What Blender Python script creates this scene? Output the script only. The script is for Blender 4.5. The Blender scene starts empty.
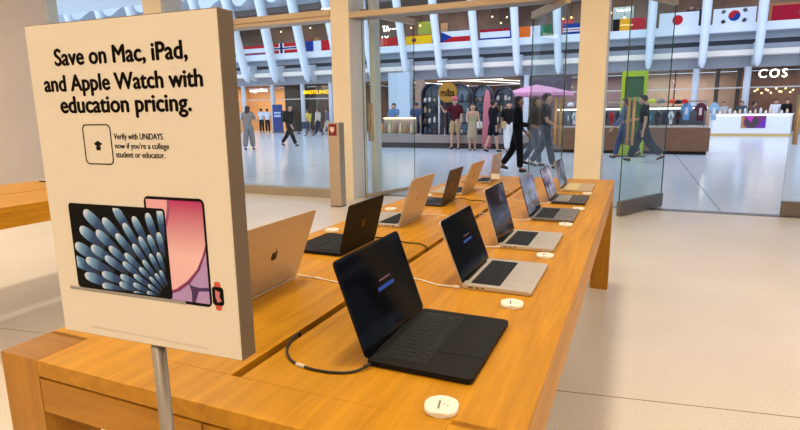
import bpy, bmesh, math, random
from mathutils import Vector, Matrix
random.seed(7)
SC = bpy.context.scene
COL = SC.collection
PI = math.pi

# ------------------------------------------------------------------ materials
def lin(c):
    c = c / 255.0
    return c / 12.92 if c <= 0.04045 else ((c + 0.055) / 1.055) ** 2.4
def rgb(r, g, b): return (lin(r), lin(g), lin(b), 1.0)
MATS = {}
def mat(name, col=(200, 200, 200), rough=0.5, metal=0.0, spec=0.5, emit=None, estr=1.0, coat=0.0):
    if name in MATS: return MATS[name]
    m = bpy.data.materials.new(name); m.use_nodes = True
    b = m.node_tree.nodes['Principled BSDF']
    b.inputs['Base Color'].default_value = rgb(*col)
    b.inputs['Roughness'].default_value = rough
    b.inputs['Metallic'].default_value = metal
    b.inputs['Specular IOR Level'].default_value = spec
    b.inputs['Coat Weight'].default_value = coat
    if emit:
        b.inputs['Emission Color'].default_value = rgb(*emit)
        b.inputs['Emission Strength'].default_value = estr
    MATS[name] = m
    return m
def noise_variation(m, scale=(1, 1, 1), amount=0.12, detail=4, nscale=8.0, rot=0.0, bump=0.0):
    """multiply the base colour by a stretched noise (object coordinates)"""
    nt = m.node_tree; N = nt.nodes; L = nt.links
    b = N['Principled BSDF']
    tc = N.new('ShaderNodeTexCoord'); mp = N.new('ShaderNodeMapping')
    mp.inputs['Scale'].default_value = scale; mp.inputs['Rotation'].default_value = (0, 0, rot)
    no = N.new('ShaderNodeTexNoise'); no.inputs['Scale'].default_value = nscale; no.inputs['Detail'].default_value = detail
    L.new(tc.outputs['Object'], mp.inputs['Vector']); L.new(mp.outputs['Vector'], no.inputs['Vector'])
    rp = N.new('ShaderNodeValToRGB')
    c = b.inputs['Base Color'].default_value[:]
    rp.color_ramp.elements[0].position = 0.3; rp.color_ramp.elements[1].position = 0.7
    rp.color_ramp.elements[0].color = tuple(max(0, x * (1 - amount)) for x in c[:3]) + (1,)
    rp.color_ramp.elements[1].color = tuple(min(1, x * (1 + amount)) for x in c[:3]) + (1,)
    L.new(no.outputs['Fac'], rp.inputs['Fac']); L.new(rp.outputs['Color'], b.inputs['Base Color'])
    if bump:
        bp = N.new('ShaderNodeBump'); bp.inputs['Strength'].default_value = bump; bp.inputs['Distance'].default_value = 0.002
        L.new(no.outputs['Fac'], bp.inputs['Height']); L.new(bp.outputs['Normal'], b.inputs['Normal'])
    return m
def wood(name, col, along='Y', rough=0.38):
    m = mat(name, col, rough, spec=0.18)
    nt = m.node_tree; N = nt.nodes; L = nt.links; b = N['Principled BSDF']
    tc = N.new('ShaderNodeTexCoord'); mp = N.new('ShaderNodeMapping')
    mp.inputs['Scale'].default_value = {'Y': (14, 0.9, 14), 'X': (0.9, 14, 14), 'Z': (14, 14, 0.9)}[along]
    L.new(tc.outputs['Object'], mp.inputs['Vector'])
    n1 = N.new('ShaderNodeTexNoise'); n1.inputs['Scale'].default_value = 2.2; n1.inputs['Detail'].default_value = 6; n1.inputs['Distortion'].default_value = 0.6
    n2 = N.new('ShaderNodeTexNoise'); n2.inputs['Scale'].default_value = 14; n2.inputs['Detail'].default_value = 3
    L.new(mp.outputs['Vector'], n1.inputs['Vector']); L.new(mp.outputs['Vector'], n2.inputs['Vector'])
    mx = N.new('ShaderNodeMath'); mx.operation = 'MULTIPLY_ADD'; mx.inputs[1].default_value = 0.35
    L.new(n2.outputs['Fac'], mx.inputs[0]); L.new(n1.outputs['Fac'], mx.inputs[2])
    rp = N.new('ShaderNodeValToRGB'); c = rgb(*col)
    e = rp.color_ramp.elements
    e[0].position = 0.44; e[0].color = (c[0] * .76, c[1] * .70, c[2] * .62, 1)
    e[1].position = 0.92; e[1].color = (min(1, c[0] * 1.12), min(1, c[1] * 1.12), min(1, c[2] * 1.15), 1)
    L.new(mx.outputs[0], rp.inputs['Fac']); L.new(rp.outputs['Color'], b.inputs['Base Color'])
    return m
def glass_mat(name, tint=(0.96, 0.985, 0.975), ior=1.3):
    m = bpy.data.materials.new(name); m.use_nodes = True
    nt = m.node_tree; N = nt.nodes; L = nt.links; N.remove(N['Principled BSDF'])
    t = N.new('ShaderNodeBsdfTransparent'); t.inputs['Color'].default_value = (*tint, 1)
    g = N.new('ShaderNodeBsdfGlossy'); g.inputs['Roughness'].default_value = 0.0
    f0 = ((ior - 1) / (ior + 1)) ** 2 * 0.6
    ge = N.new('ShaderNodeNewGeometry'); dt = N.new('ShaderNodeVectorMath'); dt.operation = 'DOT_PRODUCT'
    L.new(ge.outputs['Normal'], dt.inputs[0]); L.new(ge.outputs['Incoming'], dt.inputs[1])
    def M_(op, a, b):
        q = N.new('ShaderNodeMath'); q.operation = op
        for i, v in enumerate((a, b)):
            if v is None: continue
            if isinstance(v, (int, float)): q.inputs[i].default_value = v
            else: L.new(v, q.inputs[i])
        return q.outputs[0]
    c = M_('ABSOLUTE', dt.outputs['Value'], None); c = M_('SUBTRACT', 1.0, c); c = M_('POWER', c, 5.0)
    fac = M_('ADD', M_('MULTIPLY', c, 0.5), f0)
    mx = N.new('ShaderNodeMixShader')
    L.new(fac, mx.inputs['Fac']); L.new(t.outputs[0], mx.inputs[1]); L.new(g.outputs[0], mx.inputs[2])
    L.new(mx.outputs[0], N['Material Output'].inputs['Surface'])
    MATS[name] = m
    return m
def joint_floor(name, col, rough, xs, ys, size_x, size_y, joint=(150, 140, 125), rot=0.0, speck=0.1, width=0.006, spec=0.5, speckscale=160):
    """terrazzo with thin joints on a grid, world coordinates"""
    m = mat(name, col, rough, spec=spec)
    nt = m.node_tree; N = nt.nodes; L = nt.links; b = N['Principled BSDF']
    ge = N.new('ShaderNodeNewGeometry'); sp = N.new('ShaderNodeSeparateXYZ'); vr = N.new('ShaderNodeVectorRotate'); vr.rotation_type = 'Z_AXIS'; vr.inputs['Angle'].default_value = rot
    L.new(ge.outputs['Position'], vr.inputs['Vector']); L.new(vr.outputs[0], sp.inputs[0])
    def line(out, off, size):
        a = N.new('ShaderNodeMath'); a.operation = 'SUBTRACT'; a.inputs[1].default_value = off - 1000 * size; L.new(out, a.inputs[0])
        d = N.new('ShaderNodeMath'); d.operation = 'MODULO'; d.inputs[1].default_value = size; L.new(a.outputs[0], d.inputs[0])
        c = N.new('ShaderNodeMath'); c.operation = 'LESS_THAN'; c.inputs[1].default_value = width; L.new(d.outputs[0], c.inputs[0])
        return c.outputs[0]
    lx = line(sp.outputs['X'], xs, size_x); ly = line(sp.outputs['Y'], ys, size_y)
    mxm = N.new('ShaderNodeMath'); mxm.operation = 'MAXIMUM'; L.new(lx, mxm.inputs[0]); L.new(ly, mxm.inputs[1])
    no = N.new('ShaderNodeTexNoise'); no.inputs['Scale'].default_value = speckscale; no.inputs['Detail'].default_value = 2
    L.new(ge.outputs['Position'], no.inputs['Vector'])
    n2 = N.new('ShaderNodeTexNoise'); n2.inputs['Scale'].default_value = 1.2; n2.inputs['Detail'].default_value = 3
    L.new(ge.outputs['Position'], n2.inputs['Vector'])
    ad = N.new('ShaderNodeMath'); ad.operation = 'MULTIPLY_ADD'; ad.inputs[1].default_value = 0.35; L.new(n2.outputs['Fac'], ad.inputs[0]); L.new(no.outputs['Fac'], ad.inputs[2])
    rp = N.new('ShaderNodeValToRGB'); c = rgb(*col)
    rp.color_ramp.elements[0].position = 0.45; rp.color_ramp.elements[1].position = 0.9
    rp.color_ramp.elements[0].color = tuple(x * (1 - speck) for x in c[:3]) + (1,)
    rp.color_ramp.elements[1].color = tuple(min(1, x * (1 + speck)) for x in c[:3]) + (1,)
    L.new(ad.outputs[0], rp.inputs['Fac'])
    mx = N.new('ShaderNodeMix'); mx.data_type = 'RGBA'
    L.new(mxm.outputs[0], mx.inputs['Factor']); L.new(rp.outputs['Color'], mx.inputs['A']); mx.inputs['B'].default_value = rgb(*joint)
    L.new(mx.outputs['Result'], b.inputs['Base Color'])
    return m
def uv_ramp(name, stops, rough=0.5, axis='X', spec=0.3):
    """colour ramp over the U (or V) coordinate: printed artwork"""
    m = mat(name, (128, 128, 128), rough, spec=spec)
    nt = m.node_tree; N = nt.nodes; L = nt.links; b = N['Principled BSDF']
    uv = N.new('ShaderNodeUVMap'); sp = N.new('ShaderNodeSeparateXYZ'); L.new(uv.outputs[0], sp.inputs[0])
    rp = N.new('ShaderNodeValToRGB'); el = rp.color_ramp.elements
    for i, (p, c) in enumerate(stops):
        e = el[i] if i < 2 else el.new(p)
        e.position = p; e.color = rgb(*c)
    L.new(sp.outputs[axis], rp.inputs['Fac']); L.new(rp.outputs['Color'], b.inputs['Base Color'])
    return m

# ------------------------------------------------------------------ mesh builder
class MB:
    def __init__(self): self.bm = bmesh.new(); self.uv = self.bm.loops.layers.uv.new('UVMap')
    def _xf(self, vs, M):
        if M is not None:
            for v in vs: v.co = M @ v.co
    def box(self, x0, x1, y0, y1, z0, z1, bevel=0.0, mi=0, M=None, seg=2):
        n0 = set(self.bm.faces)
        r = bmesh.ops.create_cube(self.bm, size=1.0)
        vs = r['verts']
        for v in vs:
            v.co = Vector((x0 + (v.co.x + .5) * (x1 - x0), y0 + (v.co.y + .5) * (y1 - y0), z0 + (v.co.z + .5) * (z1 - z0)))
        if bevel:
            es = list({e for v in vs for e in v.link_edges})
            bmesh.ops.bevel(self.bm, geom=es, offset=bevel, segments=seg, affect='EDGES', profile=0.5)
        fs = [f for f in self.bm.faces if f not in n0]
        for f in fs: f.material_index = mi
        self._xf({v for f in fs for v in f.verts}, M)
        return self
    def prism(self, pts, z0, z1, mi=0, M=None, bevel=0.0, side_mi=None):
        """polygon in xy extruded along z"""
        n0 = set(self.bm.faces)
        lo = [self.bm.verts.new((p[0], p[1], z0)) for p in pts]; hi = [self.bm.verts.new((p[0], p[1], z1)) for p in pts]
        n = len(pts)
        ar = sum(pts[i][0] * pts[(i + 1) % n][1] - pts[(i + 1) % n][0] * pts[i][1] for i in range(n))
        if ar < 0: lo.reverse(); hi.reverse()
        t = self.bm.faces.new(hi); b = self.bm.faces.new(lo[::-1])
        for i in range(n): self.bm.faces.new((lo[i], lo[(i + 1) % n], hi[(i + 1) % n], hi[i]))
        if bevel:
            es = list(t.edges) + list(b.edges)
            bmesh.ops.bevel(self.bm, geom=es, offset=bevel, segments=2, affect='EDGES', profile=0.5)
        fs = [f for f in self.bm.faces if f not in n0]
        for f in fs: f.material_index = mi
        if side_mi is not None:
            for f in fs:
                if abs(f.normal.z) < 0.5: f.material_index = side_mi
        self._xf({v for f in fs for v in f.verts}, M)
        return self
    def tube(self, pts, r, seg=8, mi=0, caps=True, M=None):
        pts = [Vector(p) for p in pts]; n = len(pts)
        rs = r if isinstance(r, (list, tuple)) else [r] * n
        rings = []; up = Vector((0, 0, 1))
        pn = None
        for i, p in enumerate(pts):
            d = (pts[min(i + 1, n - 1)] - pts[max(i - 1, 0)]).normalized()
            if pn is None:
                a = up if abs(d.z) < .95 else Vector((1, 0, 0)); pn = d.cross(a).normalized()
            else:
                pn = (pn - d * pn.dot(d)).normalized()
            q = d.cross(pn)
            rings.append([self.bm.verts.new(p + (pn * math.cos(t) + q * math.sin(t)) * rs[i]) for t in [2 * PI * k / seg for k in range(seg)]])
        fs = []
        for i in range(n - 1):
            for k in range(seg):
                fs.append(self.bm.faces.new((rings[i][k], rings[i][(k + 1) % seg], rings[i + 1][(k + 1) % seg], rings[i + 1][k])))
        if caps:
            fs.append(self.bm.faces.new(rings[0][::-1])); fs.append(self.bm.faces.new(rings[-1]))
        for f in fs: f.material_index = mi; f.smooth = True
        self._xf([v for r_ in rings for v in r_], M)
        return self
    def lathe(self, prof, seg=24, mi=0, M=None):
        rings = [[self.bm.verts.new((r * math.cos(2 * PI * k / seg), r * math.sin(2 * PI * k / seg), z)) for k in range(seg)] for r, z in prof]
        fs = []
        for i in range(len(prof) - 1):
            for k in range(seg):
                fs.append(self.bm.faces.new((rings[i][k], rings[i][(k + 1) % seg], rings[i + 1][(k + 1) % seg], rings[i + 1][k])))
        if prof[0][0] > 1e-5: fs.append(self.bm.faces.new(rings[0][::-1]))
        if prof[-1][0] > 1e-5: fs.append(self.bm.faces.new(rings[-1]))
        for f in fs: f.material_index = mi; f.smooth = True
        self._xf([v for r_ in rings for v in r_], M)
        return self
    def ball(self, c, r, mi=0, seg=12, sc=(1, 1, 1), M=None):
        n0 = set(self.bm.faces)
        res = bmesh.ops.create_uvsphere(self.bm, u_segments=seg, v_segments=max(6, seg // 2 + 2), radius=1)
        for v in res['verts']: v.co = Vector((c[0] + v.co.x * r * sc[0], c[1] + v.co.y * r * sc[1], c[2] + v.co.z * r * sc[2]))
        for f in self.bm.faces:
            if f not in n0: f.material_index = mi; f.smooth = True
        self._xf(res['verts'], M)
        return self
    def loft(self, sections, mi=0, caps=True, smooth=True, M=None):
        """sections: lists of the same number of 3d points"""
        rings = [[self.bm.verts.new(p) for p in s] for s in sections]; n = len(rings[0]); fs = []
        for i in range(len(rings) - 1):
            for k in range(n):
                fs.append(self.bm.faces.new((rings[i][k], rings[i][(k + 1) % n], rings[i + 1][(k + 1) % n], rings[i + 1][k])))
        if caps: fs.append(self.bm.faces.new(rings[0][::-1])); fs.append(self.bm.faces.new(rings[-1]))
        for f in fs: f.material_index = mi; f.smooth = smooth
        self._xf([v for r_ in rings for v in r_], M)
        return self
    def build(self, name, m, parent=None, M=None):
        bmesh.ops.recalc_face_normals(self.bm, faces=self.bm.faces)
        me = bpy.data.meshes.new(name)
        self.bm.to_mesh(me); self.bm.free()
        for x in (m if isinstance(m, (list, tuple)) else [m]): me.materials.append(x)
        o = bpy.data.objects.new(name, me); COL.objects.link(o)
        if parent is not None: o.parent = parent
        if M is not None: o.matrix_local = M
        return o

def thing(name, label, cat, loc=(0, 0, 0), rotz=0.0, group=None, kind=None):
    o = bpy.data.objects.new(name, None); COL.objects.link(o)
    o.empty_display_size = 0.1
    o.location = loc; o.rotation_euler = (0, 0, rotz); o['label'] = label; o['category'] = cat
    if group: o['group'] = group
    if kind: o['kind'] = kind
    return o
def tag(o, label, cat, group=None, kind=None):
    o['label'] = label; o['category'] = cat
    if group: o['group'] = group
    if kind: o['kind'] = kind
    return o
def struct(o): o['kind'] = 'structure'; return o
def dup(root, loc=None, rotz=None, label=None, group=None):
    def cp(o, p):
        c = o.copy(); COL.objects.link(c)
        if p is not None: c.parent = p
        for ch in list(o.children): cp(ch, c)
        return c
    r = cp(root, None)
    if loc is not None: r.location = loc
    if rotz is not None: r.rotation_euler = (0, 0, rotz)
    if label: r['label'] = label
    if group: r['group'] = group
    return r
def rrect(x0, x1, y0, y1, r, n=5):
    pts = []
    for cx, cy, a0 in ((x1 - r, y1 - r, 0), (x0 + r, y1 - r, 90), (x0 + r, y0 + r, 180), (x1 - r, y0 + r, 270)):
        for k in range(n + 1):
            a = math.radians(a0 + 90 * k / n); pts.append((cx + r * math.cos(a), cy + r * math.sin(a)))
    return pts
def circ(cx, cy, r, n=32, ry=None):
    ry = ry or r
    return [(cx + r * math.cos(2 * PI * k / n), cy + ry * math.sin(2 * PI * k / n)) for k in range(n)]
# frame for flat things that stand: local x -> right, local y -> up, local z -> towards -Y (the viewer side)
STAND = Matrix(((1, 0, 0, 0), (0, 0, -1, 0), (0, 1, 0, 0), (0, 0, 0, 1)))
def text(name, s, m, parent, M, width, height, bold=0.0, depth=0.0006, center=(0, 0), spacing=1.0):
    """lettering as one flat mesh of an exact width and height, centred"""
    cu = bpy.data.curves.new(name, 'FONT'); cu.body = s; cu.size = 1.0; cu.extrude = 0.01
    cu.space_character = spacing; cu.resolution_u = 4
    tmp = bpy.data.objects.new('tmp', cu); COL.objects.link(tmp)
    dg = bpy.context.evaluated_depsgraph_get(); me = bpy.data.meshes.new_from_object(tmp.evaluated_get(dg))
    bpy.data.objects.remove(tmp); bpy.data.curves.remove(cu)
    xs = [v.co.x for v in me.vertices]; ys = [v.co.y for v in me.vertices]; zs = [v.co.z for v in me.vertices]
    sx = width / (max(xs) - min(xs)); sy = height / (max(ys) - min(ys)); sz = depth / (max(zs) - min(zs))
    mx, my, mz = (max(xs) + min(xs)) / 2, (max(ys) + min(ys)) / 2, min(zs)
    if bold:
        b2 = bmesh.new()
        for ox, oy in ((-bold, 0), (bold, 0), (0, bold * .7), (0, -bold * .7)):
            for v in me.vertices: v.co.x += ox; v.co.y += oy
            b2.from_mesh(me)
            for v in me.vertices: v.co.x -= ox; v.co.y -= oy
        b2.to_mesh(me); b2.free()
    for v in me.vertices: v.co = Vector(((v.co.x - mx) * sx + center[0], (v.co.y - my) * sy + center[1], (v.co.z - mz) * sz))
    me.materials.clear(); me.materials.append(m); me.name = name
    o = bpy.data.objects.new(name, me); COL.objects.link(o)
    if parent is not None: o.parent = parent
    o.matrix_local = M
    return o

# ------------------------------------------------------------------ common materials
OAK_Y = wood('oak_along', (196, 138, 29), 'Y'); OAK_X = wood('oak_across', (184, 128, 34), 'X'); OAK_Z = wood('oak_upright', (184, 129, 42), 'Z')
OAK_END = wood('oak_end_grain', (160, 107, 36), 'X')
DARK = mat('dark_gap', (30, 22, 16), .9)
PAPER = mat('sign_paper', (227, 218, 205), .55, spec=.25)
INK = mat('sign_ink', (26, 14, 10), .7, spec=.1)
STEEL = mat('brushed_steel', (150, 142, 134), .45, metal=.7)
DKSTEEL = mat('dark_steel', (120, 114, 108), .4, metal=.8)
BRONZE = mat('bronze', (184, 160, 132), .4, metal=.45)
PLASTER = noise_variation(mat('plaster_warm_lit', (236, 220, 194), .75, spec=.2), amount=.03, nscale=1.5)
SIDEWHITE = mat('white_plaster', (226, 222, 218), .7, spec=.2)
WALLM = noise_variation(mat('wall_stone', (232, 216, 204), .6, spec=.3), amount=.04, nscale=.8)
GLASS = glass_mat('clear_glass'); GLASS_DOOR = glass_mat('door_glass', (.955, .98, .972), 1.3)
GREENEDGE = mat('glass_edge', (28, 72, 62), .15, spec=.6)
RIBWHITE = mat('rib_white', (222, 230, 238), .45)
SOFFIT = mat('soffit_grey', (150, 158, 168), .7)

# ------------------------------------------------------------------ setting: the store
FY = 7.6            # front of the glass front
STORE_FLOOR = joint_floor('terrazzo_beige', (228, 216, 204), .26, 60, 2.594, 120, 6.0, joint=(140, 122, 100), rot=-.157, speck=.12, width=.007, speckscale=110)
HALL_FLOOR = joint_floor('marble_white', (214, 220, 226), .16, 1.09, 10.4, 9.0, 9.0, joint=(150, 160, 170), speck=.03, width=.02, speckscale=3)
struct(MB().box(-11.4, 9.0, -7, 8.12, -.1, 0).build('floor', STORE_FLOOR))
struct(MB().box(-62, 30, 8.28, 48, -.1, 0).build('floor_hall', HALL_FLOOR))
struct(MB().box(-11.4, 9.0, 8.12, 8.28, -.1, .004).build('trim_threshold', DKSTEEL))
struct(MB().box(-11.6, 9.2, -7.2, 8.3, 4.3, 4.5).build('ceiling', mat('ceiling_white', (236, 230, 220), .8)))
struct(MB().box(-11.4, -11.1, -7, FY, 0, 4.3).build('wall_left', WALLM))
struct(MB().box(9.0, 9.2, -7.2, 8.3, 0, 4.3).build('wall_right', WALLM))
struct(MB().box(-11.4, 9.0, -7.2, -7, 0, 4.3).build('wall_back', WALLM))
struct(MB().box(-11.4, -11.08, FY, FY + .28, 0, 4.3, .004).build('pillar', SIDEWHITE))
PIL = ((-8.40, -7.95), (-4.475, -4.15), (-.765, -.425), (3.05, 3.40), (6.8, 7.15))
for a, b in PIL:
    m = MB().box(a, b, FY, FY + .52, 0, 4.3, .004)
    for f in m.bm.faces:
        f.material_index = 1 if abs(f.normal.x) > .5 else 0  # fronts warmer than sides: interior light put into the colour
    struct(m.build('pillar', [PLASTER, SIDEWHITE]))
struct(MB().box(-62, 30, 8.3, 12.0, 4.5, 5.0).build('unseen_shade_slab', mat('shade_slab_white', (226, 230, 234), .7)))  # unseen slab added to dim the hall floor and the incoming daylight
# left windows: bottom rail, header beam, pane
def window(n, a, b):
    e = bpy.data.objects.new('window_%d' % n, None); COL.objects.link(e); e.location = (0, FY, 0); e['kind'] = 'structure'
    MB().box(a, b, 0, .16, 0, .145, .006).build('bottom_rail', mat('rail_metal', (170, 158, 142), .4, metal=.5), e)
    MB().box(a, b, 0, .26, 2.80, 2.86, .004).box(a, b, -.02, .05, 2.86, 2.95, .004).build('header_rail', BRONZE, e)
    MB().box(a, b, .07, .085, .145, 2.80).build('pane', GLASS, e)
    MB().box(a, b, .07, .085, 2.95, 4.3).build('transom_pane', GLASS, e)
window(1, -11.08, -8.40); window(2, -7.95, -4.475)
# header over the door bays
for n, (a, b) in enumerate(((-4.15, -.765), (-.425, 3.05), (3.40, 6.8))):
    e = bpy.data.objects.new('trim_%d' % (n + 1), None); COL.objects.link(e); e.location = (0, FY, 0); e['kind'] = 'structure'
    MB().box(a, b, 0, .045, 2.80, 2.885, .004).build('fascia', BRONZE, e)
    MB().box(a, b, .045, .30, 2.80, 2.87).build('soffit', mat('soffit_bronze', (150, 138, 124), .5, metal=.3), e)
    MB().box(a, b, .15, .165, 2.885, 4.3).build('transom_pane', GLASS, e)
# side lights beside the doors (fixed panes)
def sidelight(n, a, b):
    e = bpy.data.objects.new('window_%d' % n, None); COL.objects.link(e); e.location = (0, 8.2, 0); e['kind'] = 'structure'
    MB().box(a, b, 0, .012, .0, 2.80).build('pane', GLASS, e)
sidelight(3, -4.15, -3.62); sidelight(4, -1.50, -.765); sidelight(5, -.425, .33)
def door(n, near, far, top=2.78, handle_t=.16, handles=True, rail=.2, rail_mat=None, tint=GLASS_DOOR):
    """a glass leaf standing open, near end inside the store"""
    nx, ny = near; fx, fy = far
    L = math.hypot(fx - nx, fy - ny); a = math.atan2(fy - ny, fx - nx)
    e = bpy.data.objects.new('door_%d' % n, None); COL.objects.link(e); e.location = (nx, ny, 0); e.rotation_euler = (0, 0, a); e['kind'] = 'structure'
    m = MB().box(0, L, -.008, .008, rail, top)
    for f in m.bm.faces:
        if abs(f.normal.x) > .5: f.material_index = 1
    m.build('pane', [tint, GREENEDGE], e)
    MB().box(0, L, -.03, .03, .012, rail, .003).build('bottom_rail', rail_mat or DKSTEEL, e)
    MB().box(0, L, -.035, .035, top, top + .095, .003).build('top_rail', BRONZE, e)
    if handles:
        h = MB()
        for s in (-1, 1):
            h.tube([(handle_t, s * .034, .92), (handle_t, s * .034, 1.53)], .018, 10)
            for z in (1.0, 1.45): h.tube([(handle_t, s * .008, z), (handle_t, s * .034, z)], .009, 8)
        h.build('handle', mat('handle_bronze', (186, 160, 126), .4, metal=.4), e)
door(1, (-4.015, 7.76), (-3.64, 8.98), 2.85, rail=.07, rail_mat=BRONZE)
struct(MB().box(-4.15, -4.06, 8.28, 8.5, 0, 4.3).build('trim_jamb', SIDEWHITE))
door(2, (-.915, 7.5), (-1.53, 8.52), 2.72)
door(3, (-.164, 7.47), (.363, 8.47), 2.74)
door(4, (1.745, 8.18), (2.95, 8.20), 2.74, handle_t=.06)

# ------------------------------------------------------------------ table
TZ = .845
def make_table(label):
    t = thing('display_table', label, 'table', (-.735, .70, 0))
    W = .595; Ln = 3.74; lt = .13; H = TZ
    m = MB()
    for s in (-1, 1):      # two boards each side of the cable slot
        a, b = (-W, -.0125) if s < 0 else (.0125, W)
        m.box(a, b, .112, Ln - .112, H - .038, H, .0015)
    m.box(-W + lt, W - lt, 0, .112, H - .038, H, .0015).box(-W + lt, W - lt, Ln - .112, Ln, H - .038, H, .0015)
    # the corners fill up to the leg heads
    m.build('table_top', OAK_Y, t)
    MB().box(-.0125, .0125, .112, Ln - .112, H - .036, H - .022).build('cable_slot', DARK, t)
    MB().box(-W + .01, W - .01, .02, Ln - .02, H - .052, H - .0385).build('sub_top', DARK, t)
    for sx in (-1, 1):
        x0, x1 = (-W, -W + lt) if sx < 0 else (W - lt, W)
        for y0, y1 in ((0, lt), (Ln - lt, Ln)):
            l = MB().box(x0, x1, y0, y1, 0, H - (.0 if True else 0), .0015)
            for f in l.bm.faces:
                if f.normal.z > .5: f.material_index = 1 if (sx < 0 and y0 == 0) else 2
            l.build('leg', [OAK_Z, OAK_END, OAK_Y], t)
        MB().box(x0 if sx < 0 else x1 - .03, x0 + .03 if sx < 0 else x1, lt, Ln - lt, .715, H - .039, .001).build('side_apron', OAK_Y, t)
    for y, sg in ((0, 1), (Ln, -1)):
        for a, b in ((-W + lt + .003, .008), (.012, W - lt - .003)):
            d = MB().box(a, b, y, y + sg * .022, .722, H - .043, .001).build('drawer', OAK_X, t)
            MB().box(a + .01, b - .01, y + sg * .024, y + sg * .36, .735, H - .06).build('drawer_box', OAK_END, d)
    return t
table = make_table('long light oak display table carrying two rows of open laptops')
table2 = dup(table, (-4.07, .0, 0), label='oak table partly hidden behind the white sign, bare but for one thin device')

# ------------------------------------------------------------------ laptops
APPLE = [(0, .30), (-.1, .345), (-.22, .36), (-.34, .31), (-.42, .2), (-.445, .05), (-.42, -.1), (-.36, -.25), (-.28, -.38), (-.2, -.44), (-.12, -.445), (0, -.405),
         (.1, -.435), (.19, -.445), (.28, -.37), (.35, -.27), (.40, -.16), (.33, -.11), (.28, -.02), (.27, .08), (.30, .18), (.37, .26), (.30, .33), (.2, .36), (.1, .34)]
LEAF = [(0, .38), (.01, .47), (.08, .56), (.19, .61), (.19, .52), (.12, .42)]
SILVER = mat('silver_aluminium', (205, 196, 186), .38, metal=.55)
SPACE = mat('space_black_aluminium', (21, 20, 19), .55, metal=.0, spec=.16)
GREY = mat('space_grey_aluminium', (128, 124, 122), .38, metal=.6)
MIDN = mat('midnight_aluminium', (58, 58, 64), .4, metal=.5)
GOLDB = mat('starlight_aluminium', (206, 184, 150), .4, metal=.5)
KEYB = mat('key_black', (15, 15, 17), .5, spec=.3); WELL = mat('key_well', (9, 9, 10), .6, spec=.2); WELLB = mat('key_well_grey', (34, 33, 32), .5, spec=.3)
KEYS = mat('key_silver', (160, 156, 152), .5)
GLOSS = mat('screen_glass', (5, 5, 6), .08, spec=.16)
SCREEN_DARK = mat('screen_dark', (8, 8, 11), .10, spec=.28)
def screen_mat(name, stops, strength, scale, seed=0.0, spec=.16):
    m = mat(name, (4, 4, 6), .07, spec=spec)
    nt = m.node_tree; N = nt.nodes; L = nt.links; b = N['Principled BSDF']
    tc = N.new('ShaderNodeTexCoord'); mp = N.new('ShaderNodeMapping'); mp.inputs['Location'].default_value = (seed, seed * .7, 0)
    mp.inputs['Scale'].default_value = (scale, scale * .6, scale)
    no = N.new('ShaderNodeTexNoise'); no.inputs['Scale'].default_value = 1.0; no.inputs['Detail'].default_value = 1.5; no.inputs['Distortion'].default_value = 1.2
    L.new(tc.outputs['Object'], mp.inputs['Vector']); L.new(mp.outputs['Vector'], no.inputs['Vector'])
    rp = N.new('ShaderNodeValToRGB'); el = rp.color_ramp.elements
    for i, (p, c) in enumerate(stops):
        e = el[i] if i < 2 else el.new(p)
        e.position = p; e.color = rgb(*c)
    L.new(no.outputs['Fac'], rp.inputs['Fac']); L.new(rp.outputs['Color'], b.inputs['Emission Color']); b.inputs['Emission Strength'].default_value = strength
    return m
SCR_BLACK = screen_mat('screen_black_picture', [(.55, (5, 5, 7)), (.75, (26, 26, 34)), (.62, (10, 10, 14))], .5, 9, 2.3, .05)
SCR_DUSK = screen_mat('screen_dusk_reflection', [(.42, (14, 14, 20)), (.66, (96, 100, 120)), (.54, (40, 40, 54))], .6, 10, 5.1)  # reflected people painted in as a faint glow
SCR_BLUE = screen_mat('screen_blue_grey_reflection', [(.35, (40, 42, 54)), (.70, (150, 152, 172)), (.5, (92, 94, 116))], .7, 9, 8.4)  # hall reflections put into the glowing colour
SCR_PINK = screen_mat('screen_plum_and_reflection', [(.35, (46, 44, 60)), (.70, (196, 176, 190)), (.5, (98, 92, 116))], .7, 11, 12.2)  # plum picture with the hall's reflection painted in
BLUEGLOW = mat('screen_button_blue', (4, 16, 40), .3, emit=(16, 80, 180), estr=.5)
PINKGLOW = mat('screen_title_pink', (60, 40, 50), .3, emit=(150, 96, 110), estr=.35)
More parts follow.
